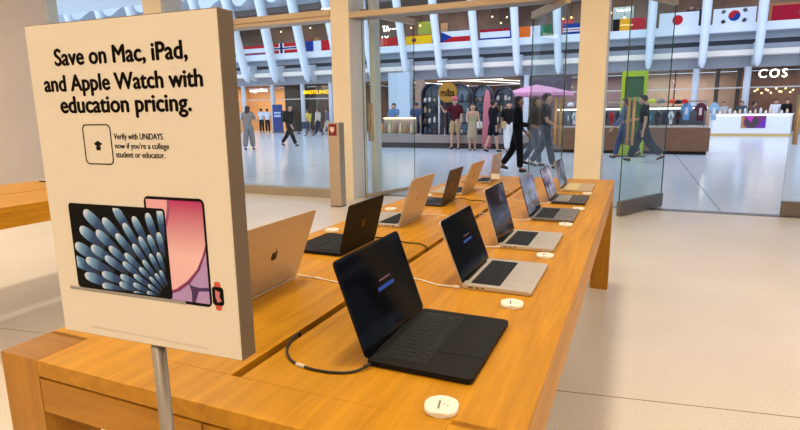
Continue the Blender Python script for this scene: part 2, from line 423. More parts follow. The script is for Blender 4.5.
def laptop(label, x, y0, y1, face, body, lid_ang=73, d=.225, lidL=None, deck=None, keys=KEYB, scr=SCR_BLACK, pad=None, logo=None, marks=False, group=None, well=WELL):
    """x = hinge line; face=+1 opens towards +X, -1 towards -X; y0..y1 = extent along the table"""
    w = y1 - y0; lidL = lidL or d
    t = thing('laptop', label, 'laptop', (x, (y0 + y1) / 2, TZ), 0 if face > 0 else PI, group)
    h = w / 2; dk = deck or body
    MB().prism(rrect(0, d, -h, h, .009), .0025, .0135, 0, bevel=.0025).build('base', body, t)
    for fx in (.03, d - .03):
        for fy in (-h + .03, h - .03): MB().prism(circ(fx, fy, .007, 12), 0, .0026).build('rubber_foot', WELL, t)
    if deck: MB().prism(rrect(.004, d - .004, -h + .004, h - .004, .010), .0133, .0139).build('deck', deck, t)
    z = .0139
    kx0, kx1 = .022, .022 + .50 * (d - .03); kh = h - .026
    MB().prism(rrect(kx0, kx1, -kh, kh, .004), z - .0006, z + .0002).build('keyboard_well', well, t)
    k = MB(); rows = 6; rh = (kx1 - kx0 - .004) / rows
    for r in range(rows):
        nk = 14 if r < 5 else 9; kw = (2 * kh - .004) / 14
        widths = [kw] * 14 if r < 4 else ([kw * 1.5] + [kw] * 11 + [kw * 1.5] if r == 4 else [kw] * 3 + [kw * 5] + [kw] * 6)
        yy = -kh + .002
        for ww in widths:
            k.box(kx0 + .002 + r * rh + .0012, kx0 + .002 + (r + 1) * rh - .0012, yy + .0012, yy + ww - .0012, z, z + .0012)
            yy += ww
    k.build('keyboard', keys, t)
    px0 = kx1 + .008; px1 = d - .006; pw = h * .42
    MB().prism(rrect(px0, px1, -pw, pw, .005), z - .0006, z + .00025).build('trackpad', pad or mat('trackpad_' + dk.name, tuple(0 for _ in range(3)), .3) if pad else dk, t)
    # ports along the two short sides
    for s in (-1, 1):
        for px, pl in ((.022, .014), (.045, .009), (.062, .009)): MB().box(px, px + pl, min(s * (h - .002), s * (h + .0004)), max(s * (h - .002), s * (h + .0004)), .006, .0095).build('port', WELL, t)
    # hinge bar + lid
    MB().tube([(.004, -h * .72, .0125), (.004, h * .72, .0125)], .0045, 10).build('hinge', WELL, t)
    R = Matrix.Translation((.003, 0, .0150)) @ Matrix.Rotation(-math.radians(180 - lid_ang) + PI / 2, 4, 'Y')
    # lid frame: local z up along the lid, x towards the keyboard
    def L4(): return R
    T = Matrix(((0, 0, 1, 0), (1, 0, 0, 0), (0, 1, 0, 0), (0, 0, 0, 1)))   # prism xy -> (y, z), depth -> x
    lid = MB().prism(rrect(-h, h, 0, lidL, .011), -.0048, -.0006, 0, M=T, bevel=.001).build('lid', body, t, R)
    MB().prism(rrect(-h + .001, h - .001, .001, lidL - .001, .0105), -.0008, .0002, 0, M=T).build('bezel', GLOSS, lid)
    MB().prism(rrect(-h + .006, h - .006, .012, lidL - .006, .006), .0001, .0005, 0, M=T).build('display', scr, lid)
    if logo:
        s = .036
        lm = MB()
        for P_ in (APPLE, LEAF): lm.prism([(-a * s, b * s + lidL * .5) for a, b in P_], -.0053, -.0047, M=T)
        lm.build('logo', logo, lid)['label'] = 'dark fruit emblem on the lid'
    if marks:
        MB().box(.0004, .0009, -.030, .058, lidL * .490, lidL * .53).build('button_bar', BLUEGLOW, lid)
        MB().box(.0004, .0009, -.014, .048, lidL * .585, lidL * .60).build('title_line', PINKGLOW, lid)
    return t
R_GROUP = None
laptop('black laptop nearest the camera, dark screen with a blue button, black cable plugged in', -.503, .955, 1.292, 1, SPACE, 70, .234, .222, scr=SCR_BLACK, marks=True, well=WELLB)
laptop('silver laptop with black screen, second from the near end of the right-hand row', -.466, 1.523, 1.850, 1, SILVER, 69, .212, .204, scr=SCR_BLACK, marks=True, keys=KEYB)
laptop('silver laptop with people reflected on its dark screen, third along the right-hand row', -.480, 2.055, 2.360, 1, SILVER, 74, .214, .222, scr=SCR_DUSK)
laptop('grey laptop with black keys and blue-grey screen, fourth along the right-hand row', -.465, 2.648, 2.980, 1, GREY, 74, .208, .204, scr=SCR_BLUE)
laptop('dark laptop with pale keys and plum-tinted screen, fifth along the right-hand row', -.445, 3.18, 3.490, 1, MIDN, 71, .196, .192, scr=SCR_PINK, keys=KEYS)
laptop('gold laptop with a yellow reflection on its keyboard at the far end of the right-hand row', -.450, 3.69, 4.07, 1, GOLDB, 76, .198, .189, scr=SCR_BLUE, keys=mat('key_yellow_reflection', (226, 208, 150), .5), well=GOLDB)  # yellow reflection put into the key colour
LOGO_D = mat('logo_dark', (36, 30, 28), .25, metal=.5); LOGO_L = mat('logo_silver', (190, 180, 170), .2, metal=.8); LOGO_B = mat('logo_black', (16, 15, 15), .15, metal=.5)
laptop('silver laptop seen from behind right beside the white sign, dark emblem on lid', -1.0, 1.085, 1.425, -1, SILVER, 69, .235, .240, logo=LOGO_D)
laptop('black laptop seen from behind, second in the left-hand row next to the silver one', -1.0, 1.710, 2.010, -1, SPACE, 76, .234, .190, logo=LOGO_B)
laptop('silver laptop seen from behind, third in the left-hand row with dark keyboard showing', -1.0, 2.261, 2.565, -1, SILVER, 72, .226, .228, logo=LOGO_L)
laptop('dark grey laptop seen from behind, fourth in the left-hand row', -1.0, 2.865, 3.115, -1, MIDN, 75, .226, .203, logo=LOGO_B)
laptop('pale gold laptop seen from behind, fifth in the left-hand row', -1.02, 3.31, 3.625, -1, GOLDB, 70, .222, .205, logo=LOGO_L)
laptop('rose grey laptop seen from behind at the far end of the left-hand row', -.99, 3.93, 4.22, -1, mat('rose_grey_aluminium', (190, 164, 146), .4, metal=.5), 83, .222, .204, logo=LOGO_L)

# ------------------------------------------------------------------ pucks (security / price tags)
PUCK = mat('puck_white', (236, 230, 218), .35); PUCKMARK = mat('puck_mark', (120, 116, 108), .5)
def puck(label, x, y, rz=0.0):
    t = thing('price_puck', label, 'puck', (x, y - .014, TZ), rz, 'white price pucks on the table')
    MB().prism(rrect(-.031, .031, -.031, .031, .023, 6), 0, .010, bevel=.003).build('body', PUCK, t)
    MB().box(-.006, -.002, -.016, .012, .0098, .0103).box(.004, .006, -.002, .002, .0098, .0103).box(.010, .014, -.003, -.001, .0098, .0103).build('mark', PUCKMARK, t)
    return t
puck('white puck nearest the camera, in front of the black laptop', -.297, .868, .2)
puck('white puck between the black laptop and the silver laptop behind it', -.291, 1.447, .15)
puck('white puck in front of the silver laptop with reflections, third laptop of the right-hand row', -.286, 2.0, .1)
puck('white puck in front of the grey laptop, fourth of the right-hand row', -.283, 2.598)
puck('white puck in front of the dark laptop with pale keys', -.268, 3.05)
puck('white puck in front of the gold laptop at the far table end', -.272, 3.64)
puck('white puck left of the black laptop in the left-hand row', -1.262, 2.11)
puck('white puck beyond the third laptop of the left-hand row', -1.235, 2.70)
puck('white puck beyond the fourth laptop of the left-hand row', -1.22, 3.24)
t = thing('price_stand', 'small clear acrylic stand before the last laptop of the left-hand row', 'stand', (-.93, 3.86, TZ), .25)
MB().box(-.055, .055, -.002, .002, .003, .10, .001, M=Matrix.Rotation(-.2, 4, 'X')).build('upright', GLASS, t)
MB().box(-.055, .055, -.03, .03, 0, .004, .001).build('foot', GLASS, t)
MB().box(-.030, .030, -.0035, -.0022, .045, .085, M=Matrix.Rotation(-.2, 4, 'X')).build('card', mat('card_pale', (214, 206, 196), .6), t)
t = thing('phone', 'thin white-topped device lying on the bare table behind the sign', 'device', (-4.55, 3.0, TZ), .3)
MB().prism(rrect(-.05, .05, -.10, .10, .014), 0, .012, bevel=.002).build('body', mat('device_black', (28, 26, 26), .3), t)
MB().prism(rrect(-.046, .046, -.096, .096, .012), .0118, .0126).build('cover', mat('device_white', (232, 226, 216), .4), t)

# ------------------------------------------------------------------ cables
def smooth(pts, n=6):
    P_ = [Vector(p) for p in pts]; out = []
    for i in range(len(P_) - 1):
        p0, p1, p2, p3 = P_[max(i - 1, 0)], P_[i], P_[i + 1], P_[min(i + 2, len(P_) - 1)]
        for k in range(n):
            s = k / n
            out.append(.5 * ((2 * p1) + (p2 - p0) * s + (2 * p0 - 5 * p1 + 4 * p2 - p3) * s * s + (3 * p1 - p0 - 3 * p2 + p3) * s ** 3))
    out.append(P_[-1]); return out
CBLK = mat('cable_black', (26, 22, 20), .5); CWHT = mat('cable_white', (226, 216, 200), .5)
def cable(label, pts, m, r=.0026, plug=None, clip=None):
    z = TZ + r
    t = thing('charging_cable', label, 'cable', (pts[0][0], pts[0][1], TZ))
    o = Vector((pts[0][0], pts[0][1], TZ))
    P_ = [Vector((p[0], p[1], z if len(p) < 3 else p[2])) - o for p in pts]
    P_ = [Vector((P_[0].x - .001, P_[0].y, -.018))] + P_
    MB().tube(smooth(P_), r, 8).build('cord', m, t)
    e = P_[-1]; d = (P_[-1] - P_[-2]).normalized()
    MB().tube([e - d * .012, e + d * .006], .004, 8).build('plug', m, t)
    if clip is not None:
        c = Vector((clip[0], clip[1], z)) - o; dd = Vector((clip[2], clip[3], 0)).normalized()
        MB().tube([c - dd * .012, c + dd * .012], .0045, 8).build('sleeve', CWHT, t)
    return t
cable('black cable curling from the table slot to the nearest black laptop', [(-.735, 1.046), (-.722, .987), (-.699, .943), (-.658, .907), (-.600, .893), (-.546, .898), (-.512, .917), (-.493, .946, TZ + .008)], CBLK, .003, clip=(-.632, .898, 1, -.18))
cable('thin white cable running from the slot to the second laptop of the right-hand row', [(-.738, 1.60), (-.677, 1.568), (-.614, 1.552), (-.545, 1.525), (-.475, 1.513, TZ + .008)], CWHT)
cable('thin white cable running to the third laptop of the right-hand row', [(-.738, 2.16), (-.66, 2.12), (-.606, 2.085), (-.542, 2.045), (-.475, 2.046, TZ + .008)], CWHT)
cable('thin white cable running to the fourth laptop of the right-hand row', [(-.738, 2.75), (-.62, 2.68), (-.52, 2.628), (-.46, 2.638, TZ + .008)], CWHT, .0022)
cable('thin white cable running to the fifth laptop of the right-hand row', [(-.738, 3.27), (-.60, 3.20), (-.50, 3.155), (-.44, 3.171, TZ + .008)], CWHT, .0022)
cable('white cable between the slot and the silver laptop by the sign', [(-.745, 1.40), (-.818, 1.423), (-.881, 1.437), (-.95, 1.447), (-.998, 1.436, TZ + .008)], CWHT, clip=(-.93, 1.444, -1, .15))
cable('black cable looping from the slot to the black laptop of the left-hand row', [(-.743, 1.956), (-.79, 2.0), (-.858, 2.004), (-.915, 2.035), (-.96, 2.05), (-1.0, 2.02, TZ + .008)], CBLK)
cable('thin white cable from the slot to the third laptop of the left-hand row', [(-.743, 2.50), (-.85, 2.60), (-.95, 2.62), (-1.0, 2.575, TZ + .008)], CWHT, .0022)
cable('dark cable from the slot to the dark grey laptop of the left-hand row', [(-.745, 3.02), (-.838, 3.146), (-.911, 3.14), (-.98, 3.20), (-1.0, 3.125, TZ + .008)], CBLK, .0024)
cable('thin white cable from the slot to the pale gold laptop of the left-hand row', [(-.745, 3.56), (-.86, 3.70), (-.97, 3.69), (-1.02, 3.635, TZ + .008)], CWHT, .0022)

# ------------------------------------------------------------------ the sign on its pole
sg = thing('sign_stand', 'large white promotional sign on a steel pole at the table end', 'sign', (-.698, .612, 0), math.atan2(.0515, .999))
# local x along the board, local -y faces the camera; board left edge at x=-.21
SX, SZ = -.2105, 1.523
def SU(u, v): return (SX + u, SZ + v)
BW, BH = .377, .5145
MB().tube([(-.0155, 0.0, .012), (-.0155, 0.0, SZ - BH + .02)], .0115, 20).build('pole', STEEL, sg)
MB().lathe([(0, 0), (.17, 0), (.17, .008), (.165, .012), (0, .012)], 40).build('base_plate', STEEL, sg)
FYS = -.0165
MB().box(SX, SX + BW, FYS + .0015, FYS + .034, SZ - BH, SZ, .0012).build('panel', mat('sign_frame', (112, 98, 82), .5, metal=.2), sg)
MB().box(SX + .0018, SX + BW - .0018, FYS, FYS + .002, SZ - BH + .0018, SZ - .0018).build('face_sheet', PAPER, sg)
SM = Matrix.Translation((SX, FYS, SZ)) @ STAND
def stxt(nm, s, u0, u1, vt, vb, bold):
    text(nm, s, INK, sg, Matrix.Translation((SX, FYS, SZ)) @ STAND, u1 - u0, vt - vb, bold, .0005, ((u0 + u1) / 2, (vt + vb) / 2))
stxt('headline_text', 'Save on Mac, iPad,', .0605, .3200, -.0395, -.0685, .034)
stxt('headline_text', 'and Apple Watch with', .0300, .3430, -.0795, -.1115, .034)
stxt('headline_text', 'education pricing.', .0605, .3195, -.1125, -.1455, .034)
stxt('small_text', 'Verify with UNiDAYS', .1660, .2625, -.1695, -.1815, .012)
stxt('small_text', 'now if you\u2019re a college', .1665, .2725, -.1840, -.1955, .012)
stxt('small_text', 'student or educator.', .1665, .2635, -.1975, -.2065, .012)
m = MB()     # outlined box beside the small text, with a mortar-board sign
def ring(m, outer, inner, z0, z1, M=None):
    n = len(outer)
    for i in range(n):
        j = (i + 1) % n
        m.prism([outer[i], outer[j], inner[j], inner[i]], z0, z1, M=M)
ring(m, rrect(.101, .1605, -.2185, -.1555, .008, 4), rrect(.1028, .1587, -.2167, -.1573, .0065, 4), 0, .0005)
m.build('outline_box', INK, sg, SM)
MB().prism([(.122, -.186), (.131, -.181), (.140, -.186), (.131, -.191)], 0, .0005).prism([(.126, -.190), (.136, -.190), (.135, -.196), (.127, -.196)], 0, .0005).build('cap_icon', INK, sg, SM)
m = MB()
for k in range(46):
    a = .066 + k * .0054; m.box(a, a + .0038, -.5005 - .0001 * k, -.4965 - .0001 * k, 0, .0003)
m.build('fine_print', mat('fine_print_grey', (212, 200, 186), .6), sg, SM)
# printed laptop with feather-like petals
ART_BLK = mat('print_black', (6, 6, 9), .6, spec=.1)
PETAL = uv_ramp('print_petal', [(0.0, (4, 8, 18)), (1.0, (222, 234, 246)), (.5, (34, 74, 130)), (.8, (116, 164, 214))])
m = MB()
m.prism(rrect(.0480, .2525, -.4290, -.2835, .006, 4), 0, .0004)
lp = m.build('laptop_picture', ART_BLK, sg, SM)
def petal(m, cx, cy, ang, L, W, z, x0, x1, y0, y1):
    """rounded petal from base to tip; U runs base->tip"""
    pts = []; n = 10
    prof = [(0.0, .30), (.25, .42), (.5, .50), (.75, .5), (.9, .40), (.97, .24), (1.0, .0)]
    right = [(a * L, -b * W) for a, b in prof]; left = [(a * L, b * W) for a, b in prof[::-1][1:]]
    vs = []; us = []
    for a, b in right + left:
        x = cx + a * math.cos(ang) - b * math.sin(ang); y = cy + a * math.sin(ang) + b * math.cos(ang)
        x = min(max(x, x0), x1); y = min(max(y, y0), y1)
        vs.append(m.bm.verts.new((x, y, z))); us.append(a / L)
    try:
        f = m.bm.faces.new(vs)
        for l, u in zip(f.loops, us): l[m.uv].uv = (u, .5)
    except ValueError: pass
m = MB(); z = .0005
fan = (.258, -.436)
rows = [(.222, .052, 11), (.190, .050, 10), (.158, .046, 10), (.126, .040, 9), (.096, .034, 9), (.070, .028, 8), (.046, .022, 7)]
for ri, (rad, L, cnt) in enumerate(rows):
    for k in range(cnt):
        a = math.radians(92 + (k + (.5 if ri % 2 else 0)) * 88 / cnt + random.uniform(-1, 1))
        tx, ty = fan[0] + (rad + L * .4) * math.cos(a), fan[1] + (rad + L * .4) * math.sin(a)
        bx, by = fan[0] + (rad - L * .6) * math.cos(a), fan[1] + (rad - L * .6) * math.sin(a)
        if tx < .053 or ty > -.289 or bx > .249 or tx > .249: continue
        petal(m, bx, by, a + random.uniform(-.05, .05), L * random.uniform(1.2, 1.4), rad * .085 + .004, z, .052, .249, -.426, -.2875)
        z += .000002
m.build('petal_print', PETAL, lp)
MB().prism(rrect(.0278, .2775, -.4345, -.4290, .002, 3), 0, .0006).build('laptop_base_print', mat('print_silver', (150, 146, 144), .5), lp)
# printed tablet behind it
tb = MB().prism(rrect(.2125, .3285, -.4335, -.2650, .009, 4), 0, .00025).build('tablet_picture', ART_BLK, sg, SM)
PK = uv_ramp('print_pink', [(0.0, (236, 184, 196)), (1.0, (184, 44, 110)), (.45, (240, 196, 200))], axis='Y')
m = MB(); f = m.bm.faces.new([m.bm.verts.new((a, b, .0003)) for a, b in rrect(.2170, .3245, -.4285, -.2695, .004, 3)])
for l in f.loops: l[m.uv].uv = (.5, (l.vert.co.y + .4285) / .159)
m.build('tablet_screen_print', PK, tb)
def arcband(cx, cy, r0, r1, a0, a1, n=18):
    A = [math.radians(a0 + (a1 - a0) * k / n) for k in range(n + 1)]
    return [(cx + r1 * math.cos(a), cy + r1 * math.sin(a)) for a in A] + [(cx + r0 * math.cos(a), cy + r0 * math.sin(a)) for a in A[::-1]]
def clip_pts(pts, x0, x1, y0, y1): return [(min(max(a, x0), x1), min(max(b, y0), y1)) for a, b in pts]
def flat(nm, pts, m_, par, z):
    q = MB(); vs = []
    for p in pts:
        if not vs or (Vector((p[0], p[1], z)) - vs[-1].co).length > 1e-6: vs.append(q.bm.verts.new((p[0], p[1], z)))
    q.bm.faces.new(vs); return q.build(nm, m_, par)
CL = (.2170, .3245, -.4285, -.2695)
flat('curve_print', clip_pts(arcband(.155, -.265, .0, .1090, -75, 0), *CL), mat('print_mauve', (150, 70, 122), .5), tb, .00034)
flat('curve_print', clip_pts(arcband(.155, -.265, .0, .1040, -75, 0), *CL), mat('print_rose', (232, 172, 184), .5), tb, .00038)
flat('curve_print', clip_pts([(.3245, -.335), (.318, -.352), (.305, -.375), (.285, -.395), (.262, -.41), (.240, -.418), (.240, -.4285), (.3245, -.4285)], *CL), mat('print_magenta', (120, 26, 96), .5), tb, .00034)
flat('curve_print', clip_pts([(.3245, -.347), (.310, -.376), (.290, -.398), (.268, -.413), (.250, -.420), (.250, -.4285), (.3245, -.4285)], *CL), mat('print_violet', (176, 146, 206), .5), tb, .00038)
flat('curve_print', clip_pts([(.286, -.396), (.292, -.402), (.308, -.404), (.3245, -.402), (.3245, -.408), (.305, -.410), (.297, -.4285), (.290, -.4285), (.291, -.412)], *CL), mat('print_deep_violet', (62, 26, 96), .5), tb, .00042)
wt = MB().prism(rrect(.3300, .3510, -.4285, -.3990, .005, 4), 0, .0005).build('watch_picture', ART_BLK, sg, SM)
MB().prism([(.334, -.400), (.347, -.400), (.345, -.3915), (.336, -.3915)], 0, .0004).build('watch_strap_print', mat('print_red', (206, 78, 54), .5), wt)
MB().prism([(.334, -.428), (.347, -.428), (.345, -.4365), (.336, -.4365)], 0, .0004).build('watch_strap_print', mat('print_red', (206, 78, 54), .5), wt)
MB().prism([(.336, -.404), (.345, -.407), (.343, -.414), (.347, -.421), (.339, -.424), (.336, -.416)], 0, .0006).build('watch_dial_print', mat('print_dial', (206, 120, 130), .5), wt)

# ------------------------------------------------------------------ security post by the left pillar
t = thing('security_post', 'slim steel post with a red sticker standing by the left pillar', 'post', (-4.06, 6.95, 0), .10)
MB().box(-.09, .09, -.09, .09, .02, 1.245, .006).build('body', mat('post_steel', (190, 174, 156), .36, metal=.7), t)
MB().box(-.085, .085, -.085, .085, 0, .02).build('plinth', DKSTEEL, t)
MB().box(-.075, .05, -.0935, -.0905, 1.055, 1.225, .001).build('sticker', mat('sticker_red', (120, 26, 20), .5), t)
MB().prism([(-.055, 1.18), (.015, 1.18), (.012, 1.13), (-.02, 1.095), (-.052, 1.13)], 0, .0006, M=Matrix.Translation((0, -.0935, 0)) @ STAND).build('sticker_emblem', mat('emblem_white', (226, 196, 186), .5), t)

# ------------------------------------------------------------------ far side of the hall
BY = 35.0
struct(MB().box(-62, 30, BY - .3, BY, 5.36, 5.80, .02).build('trim_balcony', mat('parapet_white', (228, 234, 240), .6)))
struct(MB().box(-62, 30, BY - .05, BY + 5, 5.28, 5.36).build('floor_balcony', SOFFIT))
struct(MB().box(-62, 30, BY + .12, BY + .3, 4.98, 5.36).build('trim_recess', mat('recess_grey', (150, 156, 164), .8)))
struct(MB().box(-62, 30, BY + .2, BY + .36, 4.72, 5.0).build('trim_vent', mat('vent_dark', (46, 50, 56), .7)))
struct(MB().box(-62, 30, BY + .1, BY + .3, 4.43, 4.73).build('trim_fascia', mat('fascia_grey', (158, 164, 172), .8)))
struct(MB().box(-62, 30, BY - .25, BY + .3, 4.14, 4.43, .02).build('trim_cornice', mat('cornice_cream', (244, 232, 218), .6)))
struct(MB().box(-62, 30, BY + .1, BY + .3, 3.52, 4.12).build('trim_bulkhead', mat('bulkhead_grey', (142, 144, 150), .8)))
struct(MB().box(-62, 30, BY + .02, BY + .035, 5.80, 6.75).build('window_6', GLASS))
struct(MB().box(-62, 30, BY + 5, BY + 5.2, 5.36, 9.2).build('wall_gallery', noise_variation(mat('gallery_brown', (112, 92, 82), .8), amount=.35, nscale=.5)))
struct(MB().box(-62, 30, BY + .2, BY + 5.2, 8.8, 9.2).build('ceiling_gallery', mat('gallery_ceiling', (120, 110, 104), .8)))
struct(MB().box(-62, 30, BY + .1, BY + .4, 9.2, 16).build('wall_upper', mat('upper_grey', (176, 184, 194), .7)))
struct(MB().box(-62, -61.8, 8, 48, 0, 16).build('wall_hall_left', SOFFIT))
struct(MB().box(29.8, 30, 8, 48, 0, 16).build('wall_hall_right', SOFFIT))
# ribs: slender white blades that lean outwards with height
RIBS = [(-46.69, 11.4, -44.6, 3.7), (-42.71, 11.04, -40.9, 3.7), (-39.04, 10.72, -37.4, 3.7), (-35.4, 10.4, -34.0, 3.7), (-32.18, 10.11, -30.5, 3.75), (-28.97, 9.82, -27.49, 3.75),
        (-25.9, 9.55, -24.9, 3.63), (-23.12, 9.3, -22.1, 3.6), (-20.33, 9.05, -19.4, 3.65), (-17.6, 8.8, -16.9, 3.6), (-15.01, 8.58, -14.36, 3.61), (-12.51, 8.35, -11.97, 3.52), (-9.95, 8.12, -9.5, 3.49),
        (-7.32, 7.89, -6.99, 3.52), (-4.81, 7.67, -4.56, 3.49), (-2.42, 7.45, -2.22, 3.6), (.34, 7.21, .31, 3.57), (2.95, 6.98, 2.96, 3.51), (5.5, 6.75, 5.5, 3.5), (8.1, 6.5, 8.15, 3.5)]
for xt, zt, xb, zb in RIBS:
    k = (xt - xb) / (zt - zb); ZT = 14.0; m = MB(); secs = []
    wide = .23 if xb < -18 else .22
    for s, wf in ((0, .25), (.02, .7), (.06, .9), (.2, 1.0), (.5, 1.15), (1.0, 1.5)):
        z = zb + (ZT - zb) * s; x = xb + k * (z - zb); w = wide * wf; dp = (.46 if xb < -18 else .34) * wf
        yc = 34.1 - (z - zb) * .02
        secs.append([(x + w * math.cos(a), yc + dp * math.sin(a), z) for a in [2 * PI * q / 14 for q in range(14)]])
    m.loft(secs)
    struct(m.build('rib_column', RIBWHITE))
    # bracket that ties the foot to the wall and the slim column below
    struct(MB().prism([(34.2, zb + .35), (34.2, zb + 1.2), (35.1, zb + 1.3), (35.1, zb + .1)], -.14, .14, M=Matrix.Translation((xb, 0, 0)) @ Matrix(((0, 0, 1, 0), (1, 0, 0, 0), (0, 1, 0, 0), (0, 0, 0, 1)))).build('trim_bracket', mat('bracket_white', (196, 204, 212), .6)))
for xb in (-46, -42, -38, -34.5, -31.5, -28.72, -25.94, -23.2, -20.77, -18.2, -6.58, .01, 2.79, 5.25, 8.0):
    struct(MB().tube([(xb, 35.0, 0), (xb, 35.0, 3.55)], .17, 12).build('shop_column', mat('column_grey', (200, 206, 214), .5)))
# scalloped upper brackets between the left ribs
for i in range(len(RIBS) - 11):
    xa = RIBS[i][0]; xb2 = RIBS[i + 1][0]; z = RIBS[i][1]
    w = xb2 - xa; x0 = xa + w * .30; x1 = xa + w * .92
    zz = 9.2 if i >= 4 else 9.55
    pts = [(x0, 13), (x0, zz + .5), (x0 + w * .05, zz + .15), (x0 + w * .15, zz - .02), (x0 + w * .28, zz), (x1 - w * .12, zz + .4), (x1, zz + .55), (x1, 13)]
    struct(MB().prism(pts, 0, 1.4, bevel=.0, M=Matrix.Translation((0, 34.9, 0)) @ STAND).build('trim_scallop', mat('scallop_white', (206, 214, 224), .6)))
# shop fronts at ground level: back walls, ceilings, signs, glazing
def shop(n, x0, x1, col, back=38.5, front_glass=True, ceil=(110, 96, 86)):
    cm = noise_variation(mat('shop_wall_%d' % n, col, .8), amount=.12, nscale=.7)
    struct(MB().box(x0, x1, back, back + .2, 0, 3.5).build('wall_shop', cm))
    struct(MB().box(x0 - .05, x0 + .05, BY + .3, back, 0, 3.5).build('wall_partition', cm))
    struct(MB().box(x0, x1, BY + .3, back, 3.52, 3.6).build('ceiling_shop', mat('shop_ceiling_%d' % n, ceil, .8)))
    if front_glass:
        struct(MB().box(x0, x1, BY + .15, BY + .165, 0, 3.52).build('window_shop', GLASS))
        struct(MB().box(x0, x1, BY + .12, BY + .2, 2.42, 2.49).build('trim_mullion', mat('mullion_pale', (196, 192, 188), .5)))
shop(1, -46, -31, (190, 150, 110)); shop(2, -31, -25, (224, 168, 112), ceil=(150, 100, 70)); shop(3, -25, -22.2, (82, 66, 58)); shop(4, -22.2, -19.4, (128, 112, 104))
shop(5, -19.4, -7.0, (120, 96, 80), back=46, front_glass=False, ceil=(140, 108, 76)); shop(6, -7.0, -.2, (104, 88, 98)); shop(7, -.2, 5.45, (168, 146, 134)); shop(8, 5.45, 12, (118, 82, 64), ceil=(90, 62, 48)); shop(9, 12, 24, (150, 130, 120))
for x, pw in ((1.75, .07), (3.80, .2), (4.82, .2)): struct(MB().box(x, x + pw, 35.4, 35.55, 0, 3.5).build('trim_post', mat('post_brown', (74, 58, 52), .7)))
struct(MB().prism([(-21.8, 2.2), (-21.8, 3.5), (-20.9, 3.5), (-20.0, 1.2), (-20.0, 0.9), (-21.8, .9)], 0, .1, M=Matrix.Translation((0, 37.9, 0)) @ STAND).build('trim_panel', mat('panel_black', (30, 28, 30), .6)))
struct(MB().box(-6.3, -3.9, 35.3, 35.4, 2.55, 3.45).build('trim_screen', mat('panel_purple', (96, 72, 92), .6)))
# lit sign lettering
WHITE_L = mat('sign_lit_white', (240, 236, 230), .5, emit=(255, 250, 240), estr=1.1)
YELL_L = mat('sign_lit_yellow', (230, 200, 40), .5, emit=(245, 215, 40), estr=.8)
def letters(nm, s, m_, x0, x1, z0, z1, y, label, bold=.03, sp=1.0):
    o = text(nm, s, m_, None, Matrix.Translation((0, y, 0)) @ STAND, x1 - x0, z1 - z0, bold, .06, ((x0 + x1) / 2, (z0 + z1) / 2), sp)
    tag(o, label, 'sign'); return o
letters('shop_sign', 'COS', WHITE_L, 5.76, 7.04, 2.94, 3.38, 35.05, 'glowing white COS lettering over the shop front at right', .008, 1.25)
letters('shop_sign', 'BREITLING', YELL_L, -23.05, -20.95, 2.79, 3.05, 34.95, 'glowing yellow BREITLING lettering over the left-hand shop front', .006)
letters('shop_sign', 'sugarfina', WHITE_L, -28.0, -26.35, 3.00, 3.30, 34.95, 'small white lettering over the orange-lit shop front far left', .02)
o = text('shop_sign', 'TA', WHITE_L, None, Matrix.Translation((0, 39.6, 0)) @ STAND, .58, .42, .03, .06, (-18.36, 7.73)); tag(o, 'white letters TA, upper line of a sign on the gallery', 'sign')
o = text('shop_sign', 'LY', WHITE_L, None, Matrix.Translation((0, 39.6, 0)) @ STAND, .56, .42, .03, .06, (-18.43, 6.97)); tag(o, 'white letters LY, lower line of a sign on the gallery', 'sign')

# ------------------------------------------------------------------ flags along the balcony
FM = lambda nm, c: mat('flag_' + nm, c, .8, spec=.1)
RED = FM('red', (188, 38, 44)); WHT = FM('white', (226, 232, 238)); BLU = FM('blue', (34, 62, 140)); NAVY = FM('navy', (30, 44, 96)); YEL = FM('yellow', (232, 190, 30))
ORG = FM('orange', (226, 112, 44)); GRN = FM('green', (30, 116, 74)); BLK = FM('black', (26, 26, 28)); AMB = FM('amber', (236, 170, 40)); CRIM = FM('crimson', (166, 30, 50)); PURP = FM('purple', (140, 70, 110))
def flag(label, x0, x1, z0, z1, base, shapes):
    """base cloth with a slight wave, printed fields in front"""
    e = thing('flag', label, 'flag', ((x0 + x1) / 2, BY - .055, 5.80), 0, 'flags hung along the balcony')
    W = x1 - x0; Hh = z1 - 5.80
    MB().box(-W / 2, W / 2, 0, .03, 0, Hh).build('cloth', base, e)
    for k, (m_, pts) in enumerate(shapes):
        MB().prism([(-W / 2 + a * W, b * Hh) for a, b in pts], 0, .012 + .003 * k, M=STAND).build('field', m_, e)
    return e
def R4(a0, a1, b0, b1): return [(a0, b0), (a1, b0), (a1, b1), (a0, b1)]
def CP(cx, cy, r, W, H, a0=0, a1=360, n=24): return [(cx + r * H / W * math.cos(math.radians(a0 + (a1 - a0) * k / n)), cy + r * math.sin(math.radians(a0 + (a1 - a0) * k / n))) for k in range(n + (0 if a1 - a0 == 360 else 1))]
flag('flag with red, white and red-purple bands, first at the left', -28.4, -26.2, 5.84, 6.50, WHT, [(RED, R4(0, 1, .72, 1)), (PURP, R4(0, 1, 0, .26))])
flag('red flag with a blue and white cross', -25.65, -23.4, 5.80, 6.55, RED, [(WHT, R4(.25, .45, 0, 1)), (WHT, R4(0, 1, .36, .64)), (NAVY, R4(.30, .40, 0, 1)), (NAVY, R4(0, 1, .43, .57))])
flag('blue, white and red upright-striped flag', -22.75, -20.7, 5.78, 6.55, WHT, [(BLU, R4(0, .34, 0, 1)), (RED, R4(.66, 1, 0, 1))])
flag('red flag with a small pale field at its left end', -16.7, -15.4, 5.74, 6.38, RED, [(FM('rose', (206, 120, 110)), R4(.04, .22, .1, .9)), (FM('brick', (206, 84, 60)), R4(.3, .42, 0, 1))])
